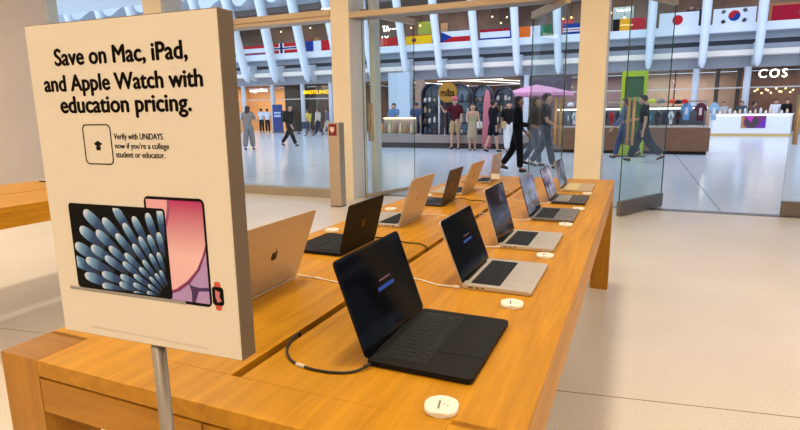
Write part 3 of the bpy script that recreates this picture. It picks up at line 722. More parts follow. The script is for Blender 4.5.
flag('yellow flag with thin red edges and a small crest', -14.85, -12.88, 5.76, 6.42, YEL, [(RED, R4(0, 1, .93, 1)), (RED, R4(0, 1, 0, .06)), (RED, R4(0, .04, 0, 1)), (FM('crest', (120, 60, 90)), CP(.36, .5, .24, 1.97, .66)), (FM('crest_gold', (170, 120, 60)), CP(.36, .62, .1, 1.97, .66))])
flag('flag with a blue triangle between white and red halves', -12.25, -10.28, 5.72, 6.50, WHT, [(RED, R4(0, 1, 0, .5)), (BLU, [(0, 0), (.40, .5), (0, 1)])])
flag('red, white and blue level-striped flag with broad white middle', -9.60, -7.62, 5.72, 6.45, WHT, [(CRIM, R4(0, 1, .76, 1)), (BLU, R4(0, 1, 0, .2)), (BLU, R4(.965, 1, 0, 1))])
flag('orange, white and green upright-striped flag', -7.15, -5.15, 5.71, 6.46, WHT, [(ORG, R4(0, .36, 0, 1)), (GRN, R4(.66, 1, 0, 1))])
flag('blue flag with narrow white and red stripes', -4.50, -2.60, 5.68, 6.44, BLU, [(WHT, R4(0, 1, .26, .60)), (RED, R4(0, 1, .38, .48))])
flag('black, yellow and red upright-striped flag', -1.72, 0.0, 5.74, 6.48, AMB, [(BLK, R4(0, .22, 0, 1)), (RED, R4(.58, 1, 0, 1))])
flag('white flag with a red disc', .72, 2.68, 5.80, 6.60, WHT, [(RED, CP(.47, .5, .33, 1.96, .8))])
kW, kH = 1.98, .84
tg = [(RED, CP(.5, .52, .33, kW, kH)), (BLU, CP(.5, .52, .33, kW, kH, 170, 350)), (BLU, CP(.5 - .165 * kH / kW * .98, .52 + .03, .165, kW, kH)), (RED, CP(.5 + .165 * kH / kW * .98, .52 - .03, .165, kW, kH))]
for cx, cy, an in ((.24, .80, 55), (.74, .82, -55), (.25, .18, -55), (.74, .2, 55)):
    for q in (-1, 0, 1):
        c_, s_ = math.cos(math.radians(an)), math.sin(math.radians(an)); pts = []
        for a, b in ((-.11, -.022), (.11, -.022), (.11, .022), (-.11, .022)):
            b += q * .07; pts.append((cx + (a * c_ - b * s_) * kH / kW, cy + a * s_ + b * c_))
        tg.append((BLK, pts))
tg = [tg[0], tg[1], (RED, CP(.5 - .15 * kH / kW, .52 + .02, .165, kW, kH)), (BLU, CP(.5 + .15 * kH / kW, .52 - .02, .165, kW, kH))] + tg[4:]
flag('white flag with a red and blue whirl and black bars', 3.36, 5.34, 5.78, 6.62, WHT, tg)
star = []
for k in range(10):
    r = .26 if k % 2 == 0 else .11; a = PI / 2 + k * PI / 5; star.append((.62 + r * .78 / 2.1 * math.cos(a), .5 + r * math.sin(a)))
flag('red flag with a green star at the right edge', 6.04, 8.14, 5.80, 6.58, CRIM, [(GRN, star)])

# gallery goods and pendant lights behind the flags
GL = mat('lamp_warm', (255, 220, 170), .5, emit=(255, 214, 150), estr=3)
GLW = mat('lamp_cool', (255, 250, 240), .5, emit=(255, 248, 235), estr=2)
for i, (x, z) in enumerate(((-9.6, 7.7), (-8.6, 7.6), (-7.9, 7.3), (-9.0, 7.25), (-4.9, 7.2), (-4.4, 7.25), (-2.6, 7.2), (-2.0, 7.35), (-15.6, 7.4), (-14.9, 7.5), (-1.2, 7.0), (-27.0, 7.9), (-24.2, 8.0), (-21.6, 7.9))):
    t = thing('ceiling_lamp', 'small warm lamp hanging over the upper gallery', 'lamp', (x, 38.0, z), 0, 'lamps over the upper gallery')
    MB().ball((0, 0, 0), .06).build('bulb', GL, t); MB().tube([(0, 0, .05), (0, 0, 8.8 - z)], .015, 6).build('cord', DARK, t)
for i, (x, w, z0, z1, c, lb) in enumerate(((-27.6, .9, 5.4, 6.9, (110, 40, 44), 'red display panel'), (-24.6, .5, 5.4, 7.3, (150, 60, 50), 'brick-red display panel'), (-23.9, .5, 5.4, 7.3, (150, 120, 60), 'ochre display panel'), (-22.0, .7, 5.4, 7.2, (210, 190, 170), 'cream display panel'),
                                           (-21.1, .6, 5.4, 7.3, (214, 200, 184), 'pale display panel'), (-14.7, 1.0, 5.4, 7.8, (150, 170, 60), 'lime green display panel'), (-13.2, .5, 5.4, 7.6, (190, 150, 110), 'tan display panel'), (-4.8, 1.0, 5.4, 7.2, (206, 60, 70), 'bright red display panel'), (-1.3, 1.2, 5.4, 7.7, (190, 216, 226), 'pale blue display panel'), (2.0, 1.0, 5.4, 7.0, (190, 140, 90), 'brown display panel'), (7.2, 1.4, 5.4, 7.2, (180, 110, 60), 'orange-brown display panel'))):
    t = thing('poster_stand', lb + ' standing on the upper gallery', 'panel', (x, 38.4, 5.36), 0, 'display panels on the upper gallery')
    MB().box(-w / 2, w / 2, -.03, .03, .06, z1 - 5.36, .01).build('board', mat('panel_%d' % i, c, .7), t)
    MB().box(-w / 2, w / 2, -.15, .15, 0, .06).build('foot', DARK, t)
# pendants in the shop at the right and light lines elsewhere
for i in range(12):
    x = 5.75 + .1 + i * .115 * 1.4; z = 2.28 + .12 * math.sin(i * 2.3)
    t = thing('pendant_lamp', 'tiny globe lamp in the chandelier row under the COS lettering', 'lamp', (x, 36.2 + .25 * math.sin(i * 1.7), z), 0, 'globe lamps under the COS lettering')
    MB().ball((0, 0, 0), .05, seg=8).build('globe', GL, t); MB().tube([(0, 0, .04), (0, 0, 3.5 - z)], .008, 6).build('cord', DARK, t)
for k, (x0, y0, x1, y1) in enumerate(((-13.0, 36.4, -8.4, 36.4), (-11.4, 36.5, -8.6, 43.0), (-9.3, 36.4, -7.6, 40.0), (-14.8, 36.6, -13.0, 44.0))):
    t = thing('light_line', ('long white light line along the shop ceiling edge behind the market stall', 'slanting white light line leading into the shop behind the round gold sign', 'short white light line deep in the shop ceiling beside the pink banner', 'white light line at the left of the ceiling over the market stall')[k], 'light', (0, 0, 3.489))
    MB().tube([(x0, y0, -.03), (x1, y1, -.03)], .03, 8).build('diffuser', GLW, t)
    MB().tube([(x0, y0, .0), (x1, y1, .0)], .03, 6).build('housing', STEEL, t)

# ------------------------------------------------------------------ market stall with arched shelves
STB = mat('stall_blue_black', (38, 48, 62), .5); STL = mat('stall_back_blue_lit', (176, 202, 222), .6); STP = mat('stall_panel', (150, 136, 128), .6); STD = mat('stall_plinth', (66, 58, 54), .7)
t = thing('market_counter', 'long low stall counter with taupe front and dark plinth', 'counter', (-6.65, 19.75, 0))
MB().box(-2.88, 2.88, -.10, 1.3, 0, .20).build('plinth', STD, t)
MB().box(-2.9, 2.9, -.16, 1.3, .20, .50, .01).build('front_panel', STP, t)
def arch_shelf(label, x, w, h, y=20.1, lit=False):
    e = thing('arched_shelf', label, 'shelf', (x, y, .5), 0, 'arched shelves of the market stall')
    hs = h - w / 2 - .5
    outer = [(-w / 2, 0), (-w / 2, hs)] + [(w / 2 * math.cos(a), hs + w / 2 * math.sin(a)) for a in [PI - PI * k / 14 for k in range(1, 14)]] + [(w / 2, hs), (w / 2, 0)]
    q = w - .10
    inner = [(-q / 2, 0), (-q / 2, hs)] + [(q / 2 * math.cos(a), hs + q / 2 * math.sin(a)) for a in [PI - PI * k / 14 for k in range(1, 14)]] + [(q / 2, hs), (q / 2, 0)]
    m = MB()
    for i in range(len(outer) - 1): m.prism([outer[i], outer[i + 1], inner[i + 1], inner[i]], -.3, .03, M=STAND)
    m.build('frame', STB, e)
    MB().prism(inner, -.32, -.28, M=STAND).build('back_panel', STL if lit else mat('stall_back_grey', (112, 122, 132), .7), e)  # blue light on the lit backs is put into the panel colour
    for z in (.02, .42, .82, 1.22):
        if z < hs + .1: MB().box(-q / 2, q / 2, 0, .28, z, z + .03).build('shelf_board', STB, e)
    MB().box(-.012, .012, -.01, .02, 0, h - .55).build('mullion', STB, e)
    return e
U = [(-7.43, .86, 2.46, 'arched shelf just left of the round gold sign', False), (-6.35, 1.0, 2.42, 'arched shelf below the round gold sign', True), (-5.42, .74, 2.34, 'arched pale blue shelf right of the gold sign', True), (-4.62, .70, 2.25, 'arched pale blue shelf behind the two people in black', True)]
cols = [((52, 50, 52), 'black'), ((210, 206, 198), 'white'), ((120, 84, 60), 'brown'), ((74, 88, 108), 'slate'), ((170, 150, 120), 'tan')]
for x, w, h, lb, lit in U:
    arch_shelf(lb, x, w, h, lit=lit)
    for z in (.55, .95, 1.35, 1.75):
        for k in range(4):
            cx = x - w / 2 + .13 + k * (w - .26) / 3; ci = random.randrange(5); hh = random.uniform(.12, .26)
            if z > h - w / 2 + .1: continue
            e = thing('jar', cols[ci][1] + ' jar standing on an arched stall shelf', 'jar', (cx, 20.22, z), 0, cols[ci][1] + ' jars on the stall shelves')
            MB().lathe([(0, 0), (.06, 0), (.065, .02), (.065, hh * .75), (.04, hh * .88), (.04, hh), (0, hh)], 10).build('body', mat('jar_%d' % ci, cols[ci][0], .4), e)
            MB().lathe([(0, hh), (.045, hh), (.045, hh + .03), (0, hh + .03)], 10).build('lid', DARK, e)
t = thing('round_sign', 'round gold sign board over the market stall', 'sign', (-6.60, 19.62, 2.08))
MB().prism(circ(0, 0, .365, 40), -.03, .03, M=STAND).build('disc', mat('sign_gold', (170, 124, 36), .5, metal=.2), t)
text('sign_letters', 'mibs', mat('sign_brown', (116, 70, 22), .6), t, Matrix.Translation((0, -.031, 0)) @ STAND, .52, .27, .03, .01, (0, 0))
MB().tube([(0, .05, -.36), (0, .12, -1.56)], .02, 8).build('bracket_pole', STB, t)
t = thing('stall_post', 'slim pale post left of the round gold sign', 'post', (-7.02, 19.86, .5)); MB().tube([(0, 0, 0), (0, 0, 1.6)], .035, 10).build('post', mat('post_pale', (206, 206, 206), .5), t); MB().lathe([(0, 0), (.07, 0), (.07, .02), (0, .02)], 12).build('foot', STB, t)
# lit showcase at the stall's left end
t = thing('showcase', 'warm-lit glass showcase at the left end of the market stall', 'showcase', (-8.92, 20.15, .5))
MB().box(-.72, .72, -.3, .35, 0, .05).box(-.72, .72, .30, .35, .05, .66).build('case', STP, t)
MB().box(-.72, .72, -.3, -.285, .05, .66).build('glass_front', GLASS, t)
MB().box(-.72, .72, -.3, .35, .66, .70).build('glass_top', GLASS, t)
MB().box(-.70, .70, .22, .28, .62, .655).build('light_bar', mat('case_light', (255, 230, 190), .5, emit=(255, 220, 170), estr=6), t)
for k in range(9):
    x = -9.56 + k * .16; c = ((196, 140, 80), (150, 96, 50), (226, 200, 160))[k % 3]
    e = thing('pastry', ('golden', 'brown', 'cream')[k % 3] + ' pastry standing in the warm-lit showcase', 'pastry', (x, 20.1, .55), 0, ('golden', 'brown', 'cream')[k % 3] + ' pastries in the showcase')
    MB().lathe([(0, 0), (.06, 0), (.07, .06), (.05, .20), (.02, .40), (0, .42)], 10).build('body', mat('pastry_%d' % (k % 3), c, .6), e)
# wide pale column and timber strip behind the stall
struct(MB().box(-15.2, -13.7, 33.0, 33.6, 0, 3.9).build('pillar', mat('pillar_blue', (186, 198, 208), .6)))
struct(MB().box(-13.4, -12.8, 33.2, 33.5, 0, 3.4).build('pillar', mat('pillar_timber', (150, 122, 98), .7)))
# pink fabric banner
t = thing('banner', 'tall pink fabric banner between the shoppers by the stall', 'banner', (-5.02, 19.35, 0))
secs = []
for z, w in ((.08, .17), (.6, .165), (1.2, .15), (1.7, .13), (2.0, .09), (2.12, .03)):
    secs.append([(w * math.cos(a), .05 * math.sin(a) * (w / .17 + .3), z) for a in [2 * PI * q / 14 for q in range(14)]])
MB().loft(secs).build('cloth', mat('banner_pink', (206, 120, 130), .8), t); MB().lathe([(0, 0), (.16, 0), (.16, .03), (.02, .08), (0, .08)], 16).build('foot', DKSTEEL, t)

# ------------------------------------------------------------------ pink parasol
t = thing('parasol', 'wide pink market parasol over the passers-by', 'parasol', (-3.90, 23.0, 0))
n = 8; m = MB(); top = m.bm.verts.new((0, 0, 2.42)); rim = []; mid = []; low = []
for k in range(n * 2):
    a = PI * k / n; r = 1.46 if k % 2 == 0 else 1.41
    mid.append(m.bm.verts.new((.62 * math.cos(a), .62 * math.sin(a), 2.29))); rim.append(m.bm.verts.new((r * math.cos(a), r * math.sin(a), 2.07))); low.append(m.bm.verts.new((r * math.cos(a), r * math.sin(a), 1.95)))
N_ = n * 2
for k in range(N_):
    j = (k + 1) % N_
    m.bm.faces.new((top, mid[k], mid[j])); m.bm.faces.new((mid[k], rim[k], rim[j], mid[j])); m.bm.faces.new((rim[k], low[k], low[j], rim[j]))
can = m.build('canopy', mat('parasol_pink', (226, 156, 186), .8), t)
sol = can.modifiers.new('Solid', 'SOLIDIFY'); sol.thickness = .012
MB().tube([(0, 0, .05), (0, 0, 2.40)], .03, 10).build('pole', mat('parasol_pole', (190, 184, 178), .5), t)
for k in range(8):
    a = PI * k / 4; MB().tube([(0, 0, 1.95), (.62 * math.cos(a), .62 * math.sin(a), 2.27)], .012, 6).build('strut', mat('parasol_pole', (0, 0, 0)), t)
MB().lathe([(0, 0), (.3, 0), (.3, .05), (.04, .09), (0, .09)], 20).build('base', DKSTEEL, t)

# ------------------------------------------------------------------ clothing kiosk (wood base) and its goods
t = thing('clothing_kiosk', 'wood-fronted kiosk hung with sportswear behind the walking man', 'kiosk', (-.32, 18.5, 0))
KW = wood('kiosk_wood', (132, 98, 78), 'X', .5)
MB().box(-2.32, 2.30, .0, 1.6, .10, .80, .008).build('counter', KW, t)
MB().box(-2.26, 2.24, .05, 1.55, 0, .10).build('plinth', DARK, t)
MB().box(-2.32, 2.30, .5, 1.2, .80, .83).build('worktop', mat('kiosk_top', (196, 196, 196), .4), t)
for x in (-2.2, -.7, .9, 2.2): MB().tube([(x, .9, .83), (x, .9, 1.62)], .025, 8).build('upright', STEEL, t)
MB().tube([(-2.25, .9, 1.60), (2.25, .9, 1.60)], .022, 8).build('hanging_rail', STEEL, t)
MB().box(-2.25, 2.25, .96, 1.0, .86, 1.45).build('back_board', mat('kiosk_board', (84, 88, 96), .6), t)
MB().box(-2.25, 2.25, .70, .78, 1.36, 1.41).build('light_strip', mat('kiosk_light', (255, 255, 250), .5, emit=(255, 252, 244), estr=2.2), t)
def garment(label, x, z, c, c2, w=.30, h=.42):
    e = thing('jersey', label, 'jersey', (x, 19.0, z), 0, 'sportswear hung on the kiosk')
    pts = [(-.24, 0), (.24, 0), (.24, .62), (.40, .50), (.50, .66), (.24, .95), (.10, 1.0), (-.10, 1.0), (-.24, .95), (-.50, .66), (-.40, .50), (-.24, .62)]
    MB().prism([(a * w, b * h) for a, b in pts], 0, .05, bevel=.006, M=STAND).build('fabric', mat('jersey_%s' % '_'.join(map(str, c)), c, .8), e)
    MB().prism([(-.10 * w, .32 * h), (.10 * w, .32 * h), (.10 * w, .72 * h), (-.10 * w, .72 * h)], .05, .056, M=STAND).build('print', mat('print_%s' % '_'.join(map(str, c2)), c2, .8), e)
    MB().tube([(0, -.02, h * .98), (0, -.02, h * 1.05), (.02, -.05, h * 1.07)], .006, 6).build('hanger_hook', STEEL, e)
names = [('grey', (110, 116, 124)), ('navy', (34, 42, 66)), ('white', (214, 218, 222)), ('black', (28, 28, 32)), ('teal', (60, 110, 120)), ('maroon', (96, 26, 36)), ('sky blue', (120, 170, 206)), ('red', (190, 40, 44))]
seq = [(-2.15 + .192 * i, k) for i, k in enumerate((0, 2, 5, 1, 4, 0, 3, 7, 1, 6, 2, 3, 0, 4, 3, 1, 2, 3))]
ordn = ['first', 'second', 'third', 'fourth', 'fifth', 'sixth', 'seventh', 'eighth', 'ninth', 'tenth', 'eleventh', 'twelfth', 'thirteenth', 'fourteenth', 'fifteenth', 'sixteenth', 'seventeenth', 'eighteenth']
for i, (x, k) in enumerate(seq):
    garment('%s sports shirt low on the wood kiosk, %s from its left end' % (names[k][0], ordn[i]), x, .90, names[k][1], names[(k + 2) % 8][1], .175, .40)
garment('large sky blue shirt near the right end of the wood kiosk', 1.335, 1.03, (110, 160, 206), (220, 224, 230), .35, .52)
garment('large dark red numbered shirt at the right end of the wood kiosk', 1.715, 1.00, (84, 28, 44), (210, 196, 196), .38, .54)
garment('pale blue shirt on the outer end of the wood kiosk', 2.07, 1.02, (150, 190, 214), (226, 230, 234), .30, .52)
def cap(label, x, z, c):
    e = thing('cap', label, 'cap', (x, 18.98, z), 0, 'caps hung on the kiosk')
    MB().lathe([(.11, 0), (.108, .05), (.085, .10), (.04, .125), (0, .13)], 14).build('crown', mat('cap_%s' % '_'.join(map(str, c)), c, .8), e)
    MB().prism([(-.09, -.05), (.09, -.05), (.07, -.19), (0, -.21), (-.07, -.19)], .0, .012).build('brim', MATS['cap_%s' % '_'.join(map(str, c))], e)
cap('lime green cap on top of the wood kiosk behind the walking man', .36, 1.56, (190, 206, 40)); cap('orange-red cap on top of the wood kiosk', .92, 1.54, (206, 70, 40)); cap('red cap on top of the wood kiosk, nearest the sky blue shirt', 1.26, 1.54, (196, 30, 40))
cap('grey cap on top of the wood kiosk, third cap left of the sky blue shirt', .62, 1.55, (120, 120, 124)); cap('navy cap on the wood kiosk between the pink cap and the green frame', -1.35, 1.50, (40, 50, 90)); cap('white cap at the left end of the wood kiosk', -2.1, 1.50, (220, 220, 222))
cap('pink cap on the wood kiosk left of the green display frame', -1.75, 1.50, (190, 60, 90)); cap('black cap on the wood kiosk by the orange-red cap', 1.08, 1.52, (24, 24, 28))
# green totem
t = thing('totem_sign', 'tall lime green framed display stand behind the glass door', 'stand', (-.17, 17.4, 0))
LIME = mat('totem_lime', (172, 196, 40), .5)
MB().box(-.345, -.25, -.06, .06, 0.04, 2.46, .005).box(.25, .345, -.06, .06, 0.04, 2.46, .005).box(-.25, .25, -.06, .06, 2.30, 2.46, .005).box(-.25, .25, -.06, .06, .04, .35).build('frame', LIME, t)
MB().box(-.25, .25, .0, .03, .35, 2.30).build('panel', mat('totem_green', (52, 96, 58), .5), t)
MB().box(-.22, .22, -.006, .001, 1.62, 1.72).build('panel_text_band', mat('totem_pale', (120, 160, 96), .5), t)
MB().box(-.42, .42, -.25, .25, 0, .04, .005).build('foot', DKSTEEL, t)
# white kiosk in front of COS
t = thing('white_kiosk', 'white lit counter with a flower picture in front of the COS shop', 'counter', (5.05, 31.3, 0))
MB().box(-1.66, 1.66, 0, 1.2, .12, 1.02, .01).build('counter', mat('kiosk_white', (236, 236, 240), .4), t)
MB().box(-1.70, 1.70, -.04, 1.25, 0, .12).build('gold_base', mat('kiosk_gold', (206, 176, 110), .4, metal=.4), t)
MB().box(-1.70, 1.70, -.05, 1.25, 1.04, 1.09, .005).build('worktop', mat('kiosk_white', (0, 0, 0)), t)
MB().box(-1.64, 1.64, -.03, 0, 1.00, 1.04).build('light_strip', mat('kiosk_glow', (255, 240, 220), .5, emit=(255, 236, 205), estr=2.2), t)
pic = MB().box(-.42, .60, -.025, 0.0, .40, .98).build('flower_picture', mat('pic_plum', (120, 40, 110), .5), t)
PM = Matrix.Translation((0, -.025, 0)) @ STAND
MB().prism(circ(.02, .68, .28, 24), 0, .005, M=PM).build('petal_patch', mat('pic_dark', (70, 56, 60), .5), pic)
MB().prism([(-.25, .97), (.10, .97), (-.02, .66)], 0, .008, M=PM).build('petal_patch', mat('pic_magenta', (206, 40, 170), .5), pic)
MB().prism([(-.42, .40), (-.42, .98), (-.28, .9), (-.34, .6), (-.2, .42)], 0, .008, M=PM).build('petal_patch', mat('pic_gold', (196, 130, 60), .5), pic)
MB().prism([(.25, .44), (.58, .44), (.58, .85), (.4, .7)], 0, .008, M=PM).build('petal_patch', mat('pic_violet', (110, 40, 170), .5), pic)
for k in range(14):
    x = 3.7 + k * .215; c = ((240, 226, 200), (226, 190, 150), (210, 214, 218))[k % 3]; hh = .10 + .06 * ((k * 7) % 3)
    e = thing('bottle', ('cream', 'peach', 'clear grey')[k % 3] + ' bottle standing on the white counter', 'bottle', (x, 31.45, 1.09), 0, ('cream', 'peach', 'clear grey')[k % 3] + ' bottles on the white counter')
    MB().lathe([(0, 0), (.055, 0), (.055, hh), (.025, hh + .03), (.025, hh + .06), (0, hh + .06)], 8).build('body', mat('bottle_%d' % (k % 3), c, .3), e)
# blue roll-up banner and stanchions at the left
t = thing('roll_up_banner', 'dark blue upright banner behind the man in black at left', 'banner', (-23.6, 32.3, 0))
MB().box(-.42, .42, -.02, .02, .10, 2.02).build('sheet', mat('banner_blue', (30, 52, 116), .6), t); MB().box(-.46, .46, -.1, .1, 0, .10, .01).build('base', DKSTEEL, t)
MB().box(-.30, .30, -.026, -.019, 1.15, 1.30).box(-.30, .30, -.026, -.019, 1.38, 1.5).build('printed_bands', mat('banner_pale', (170, 186, 214), .6), t)
for k, x in enumerate((-21.4, -20.2)):
    t = thing('stanchion', ('black queue post nearer the blue banner', 'black queue post nearer the left pillar')[k], 'post', (x, 31.6, 0))
    MB().tube([(0, 0, .03), (0, 0, .98)], .035, 10).build('post', mat('stanchion_black', (24, 24, 26), .4), t); MB().lathe([(0, 0), (.18, 0), (.18, .02), (.04, .05), (0, .05)], 16).build('foot', mat('stanchion_black', (0, 0, 0)), t)

# ------------------------------------------------------------------ people
def skinned(name, verts, edges, radii, m, parent, root=0, lvl=1):
    me = bpy.data.meshes.new(name); me.from_pydata(verts, edges, [])
    o = bpy.data.objects.new(name, me); COL.objects.link(o)
    md = o.modifiers.new('s', 'SKIN'); md.use_smooth_shade = True
    sub = o.modifiers.new('u', 'SUBSURF'); sub.levels = lvl; sub.render_levels = lvl
    sv = me.skin_vertices[0].data
    for i, r in enumerate(radii):
        sv[i].radius = r if isinstance(r, tuple) else (r, r); sv[i].use_root = (i == root)
    dg = bpy.context.evaluated_depsgraph_get(); dg.update()
    nm = bpy.data.meshes.new_from_object(o.evaluated_get(dg))
    bpy.data.objects.remove(o); bpy.data.meshes.remove(me)
    nm.name = name
    nm.materials.clear(); nm.materials.append(m)
    for p in nm.polygons: p.use_smooth = True
    r = bpy.data.objects.new(name, nm); COL.objects.link(r); r.parent = parent
    return r
def chain(V, E, Rr, start, pts, rad):
    prev = start
    for p, r in zip(pts, rad):
        V.append(p); Rr.append(r); i = len(V) - 1
        if prev is not None: E.append((prev, i))
        prev = i
    return prev
def person(label, x, y, h_, yaw, skin=(196, 150, 122), top=(30, 30, 32), bottom=(40, 42, 48), shoe=(30, 30, 30), hair=(34, 26, 22), legs=((20, 8), (-18, 22)), arms=((-18, 15, 4), (20, 20, 4)),
           hairlen=0, sleeve=1, shorts=False, wide=1.0, dress=False, lean=0, head_turn=0.0, z0=0.0, bag=None, cap_col=None, look=0.0):
    """local +Y is the way the person faces. legs: (hip flex, knee bend) right,left; arms: (flex, elbow bend, spread)"""
    t = thing('person', label, 'person', (x, y, z0), yaw); h = h_ * 1.04
    sm = mat('skin_%d' % skin[0], skin, .6); tm = mat('cloth_%d_%d_%d' % top, top, .85, spec=.15); bmt = mat('cloth_%d_%d_%d' % bottom, bottom, .85, spec=.15)
    shm = mat('shoe_%d' % shoe[0], shoe, .6); hm = mat('hair_%d' % hair[0], hair, .7)
    D = math.radians
    def V3(a, b, c): return Vector((a, b, c))
    TH, SH = .245, .235
    ank = []
    for s, (hf, kb) in zip((1, -1), legs):
        hip = V3(s * .052, 0, 0); kn = hip + V3(s * .004, TH * math.sin(D(hf)), -TH * math.cos(D(hf)))
        an = kn + V3(0, SH * math.sin(D(hf - kb)), -SH * math.cos(D(hf - kb))); ank.append((hip, kn, an, hf - kb))
    low = min(a[2].z for a in ank); dz = .042 - low
    hipz = dz; pel = V3(0, 0, hipz + .02)
    ln = D(lean); up = lambda d: pel + V3(0, d * math.sin(ln), d * math.cos(ln))
    waist, chest, neckb = up(.10), up(.21), up(.285)
    neck = neckb + V3(0, .010, .018); ht = D(look)
    hd = lambda d, f=0.0: neck + V3(0, d * math.sin(ht) + f * math.cos(ht), d * math.cos(ht) - f * math.sin(ht))
    S = h
    V = []; E = []; Rr = []
    def put(p): return tuple(p * S)
    # trunk + head
    trunk = [pel, waist, chest, neckb, neck, hd(.035, .006), hd(.075, .008), hd(.115, .0)]
    tr = [(.060, .046), (.064, .048), (.078, .056), (.045, .040), (.028, .028), (.042, .046), (.050, .058), (.034, .040)]
    chain(V, E, Rr, None, [put(p) for p in trunk], [(a * S, b * S) for a, b in tr])
    # nose and ears
    for p, base, r in ((hd(.060, .062), 6, .009), (hd(.070, 0) + V3(.058, 0, 0), 6, .010), (hd(.070, 0) + V3(-.058, 0, 0), 6, .010)):
        V.append(put(p)); Rr.append((r * S, r * S)); E.append((base, len(V) - 1))
    armp = []
    for s, (fl, eb, sp) in zip((1, -1), arms):
        sh = chest + V3(s * .105, 0, .055); f = D(fl); sd = D(sp)
        el = sh + V3(s * .175 * math.sin(sd), .175 * math.sin(f) * math.cos(sd), -.175 * math.cos(f) * math.cos(sd))
        g = D(fl + eb); wr = el + V3(s * .145 * math.sin(sd) * .4, .145 * math.sin(g), -.145 * math.cos(g))
        dr = (wr - el).normalized(); pm = wr + dr * .045
        armp.append((sh, el, wr, pm, dr, s))
        j = chain(V, E, Rr, 2, [put(p) for p in (sh, sh.lerp(el, .5), el, el.lerp(wr, .4), wr, pm)], [(r * S, r2 * S) for r, r2 in ((.040, .040), (.029, .029), (.023, .023), (.022, .022), (.015, .015), (.021, .014))])
        sidev = dr.cross(Vector((0, 1, 0)) if abs(dr.y) < .8 else Vector((0, 0, 1))).normalized(); curl = sidev.cross(dr)
        fw = curl
        for q, ln_ in ((-1.5, .036), (-.5, .043), (.5, .041), (1.5, .032)):
            a = pm + dr * .020 + fw * q * .0085; b = a + dr * ln_ * .55 + sidev * (-s) * .006; c = b + dr * ln_ * .4 + sidev * (-s) * .014
            chain(V, E, Rr, j, [put(a), put(b), put(c)], [(.0058 * S,) * 2, (.0052 * S,) * 2, (.0042 * S,) * 2])
        a = wr + dr * .022 + fw * .020; b = a + dr * .026 + fw * .012
        chain(V, E, Rr, j - 1, [put(a), put(b)], [(.0068 * S,) * 2, (.0052 * S,) * 2])
    legp = []
    for s, (hip, kn, an, fa) in zip((1, -1), ank):
        o = V3(0, 0, dz); hip, kn, an = hip + o, kn + o, an + o
        ta = D(max(-50, min(25, fa * .6))); toe = an + V3(s * .012, .095 * math.cos(ta), .095 * math.sin(ta) - .022)
        legp.append((hip, kn, an, toe, ta))
        chain(V, E, Rr, 0, [put(p) for p in (hip, hip.lerp(kn, .5), kn, kn.lerp(an, .35), an, toe)], [(r * S, r * S) for r in (.044, .042, .033, .031, .020, .016)])
    bo = skinned('body', V, E, Rr, sm, t)
    bo.data.materials.append(bmt)      # briefs under the clothes
    for p in bo.data.polygons:
        c = p.center
        if abs(c.x) < .10 * S and (hipz - .13) * S < c.z < (hipz + .13) * S and abs(c.y) < .14 * S: p.material_index = 1
    # top
    V = []; E = []; Rr = []
    hem = up(-.045) if not dress else up(-.02)
    chain(V, E, Rr, None, [put(p) for p in (hem, waist, chest, neckb + V3(0, 0, -.004))], [(a * S * 1.0, b * S) for a, b in ((.098, .076), (.090, .071), (.102, .076), (.048, .048))])
    for sh, el, wr, pm, dr, s in armp:
        if sleeve == 0: pts = [sh]; rr = [.047]
        elif sleeve == 1: pts = [sh, sh.lerp(el, .4), sh.lerp(el, .8)]; rr = [.056, .048, .050]
        else: pts = [sh, sh.lerp(el, .5), el, el.lerp(wr, .5), el.lerp(wr, .92)]; rr = [.056, .046, .040, .037, .031]
        chain(V, E, Rr, 2, [put(p) for p in pts], [(r * S, r * S) for r in rr])
    skinned('shirt' if not dress else 'dress_top', V, E, Rr, tm, t, root=1)
    if dress:
        secs = []
        for z, rx, ry in ((hipz + .13, .074, .058), (hipz + .03, .090, .072), (hipz - .12, .105, .090), (hipz - .27, .115, .105)):
            secs.append([(rx * S * math.cos(a), ry * S * math.sin(a), z * S) for a in [2 * PI * q / 16 for q in range(16)]])
        MB().loft(secs).build('skirt', bmt, t)
    else:
        V = []; E = []; Rr = []
        chain(V, E, Rr, None, [put(up(.075)), put(pel)], [(.080 * S, .062 * S), (.088 * S, .066 * S)])
        for hip, kn, an, toe, ta in legp:
            if shorts: pts = [hip, hip.lerp(kn, .5), hip.lerp(kn, .95)]; rr = [.064, .058, .056]
            else: pts = [hip, hip.lerp(kn, .5), kn, kn.lerp(an, .5), kn.lerp(an, .96)]; rr = [.068, .060 * (1 + (wide - 1) * .5), .050 * wide, .048 * wide, .043 * wide]
            chain(V, E, Rr, 1, [put(p) for p in pts], [(r * S, r * S) for r in rr])
        skinned('trousers' if not shorts else 'shorts', V, E, Rr, bmt, t, root=1)
    for hip, kn, an, toe, ta in legp:
        heel = an + V3(0, -.022 * math.cos(ta), -.020); ball = an + V3(0, .055 * math.cos(ta), -.022 + .055 * math.sin(ta))
        skinned('shoe', [put(heel), put(ball), put(toe)], [(0, 1), (1, 2)], [(.026 * S, .024 * S), (.029 * S, .022 * S), (.022 * S, .018 * S)], shm, t)
    # hair and eyes
    c = hd(.088, -.008) * S; m = MB(); m.ball(c, .064 * S, sc=(.92, 1.04, .90), seg=14)
    fr = hd(.086, .047) * S
    for v in list(m.bm.verts):     # open the face
        q = v.co - c
        if q.y > .018 * S and q.z < .026 * S: v.co = c + Vector((q.x * .8, .010 * S, q.z * .8))
    if hairlen:
        m.loft([[(rx * S * math.cos(a), (-.030 + ry * math.sin(a)) * S + neck.y * S, z * S + neck.z * S) for a in [2 * PI * q / 12 for q in range(12)]] for z, rx, ry in ((.10, .05, .035), (.03, .058, .035), (-.03 - hairlen * .5, .055, .028), (-.05 - hairlen, .02, .015))])
    m.build('hair', hm, t)
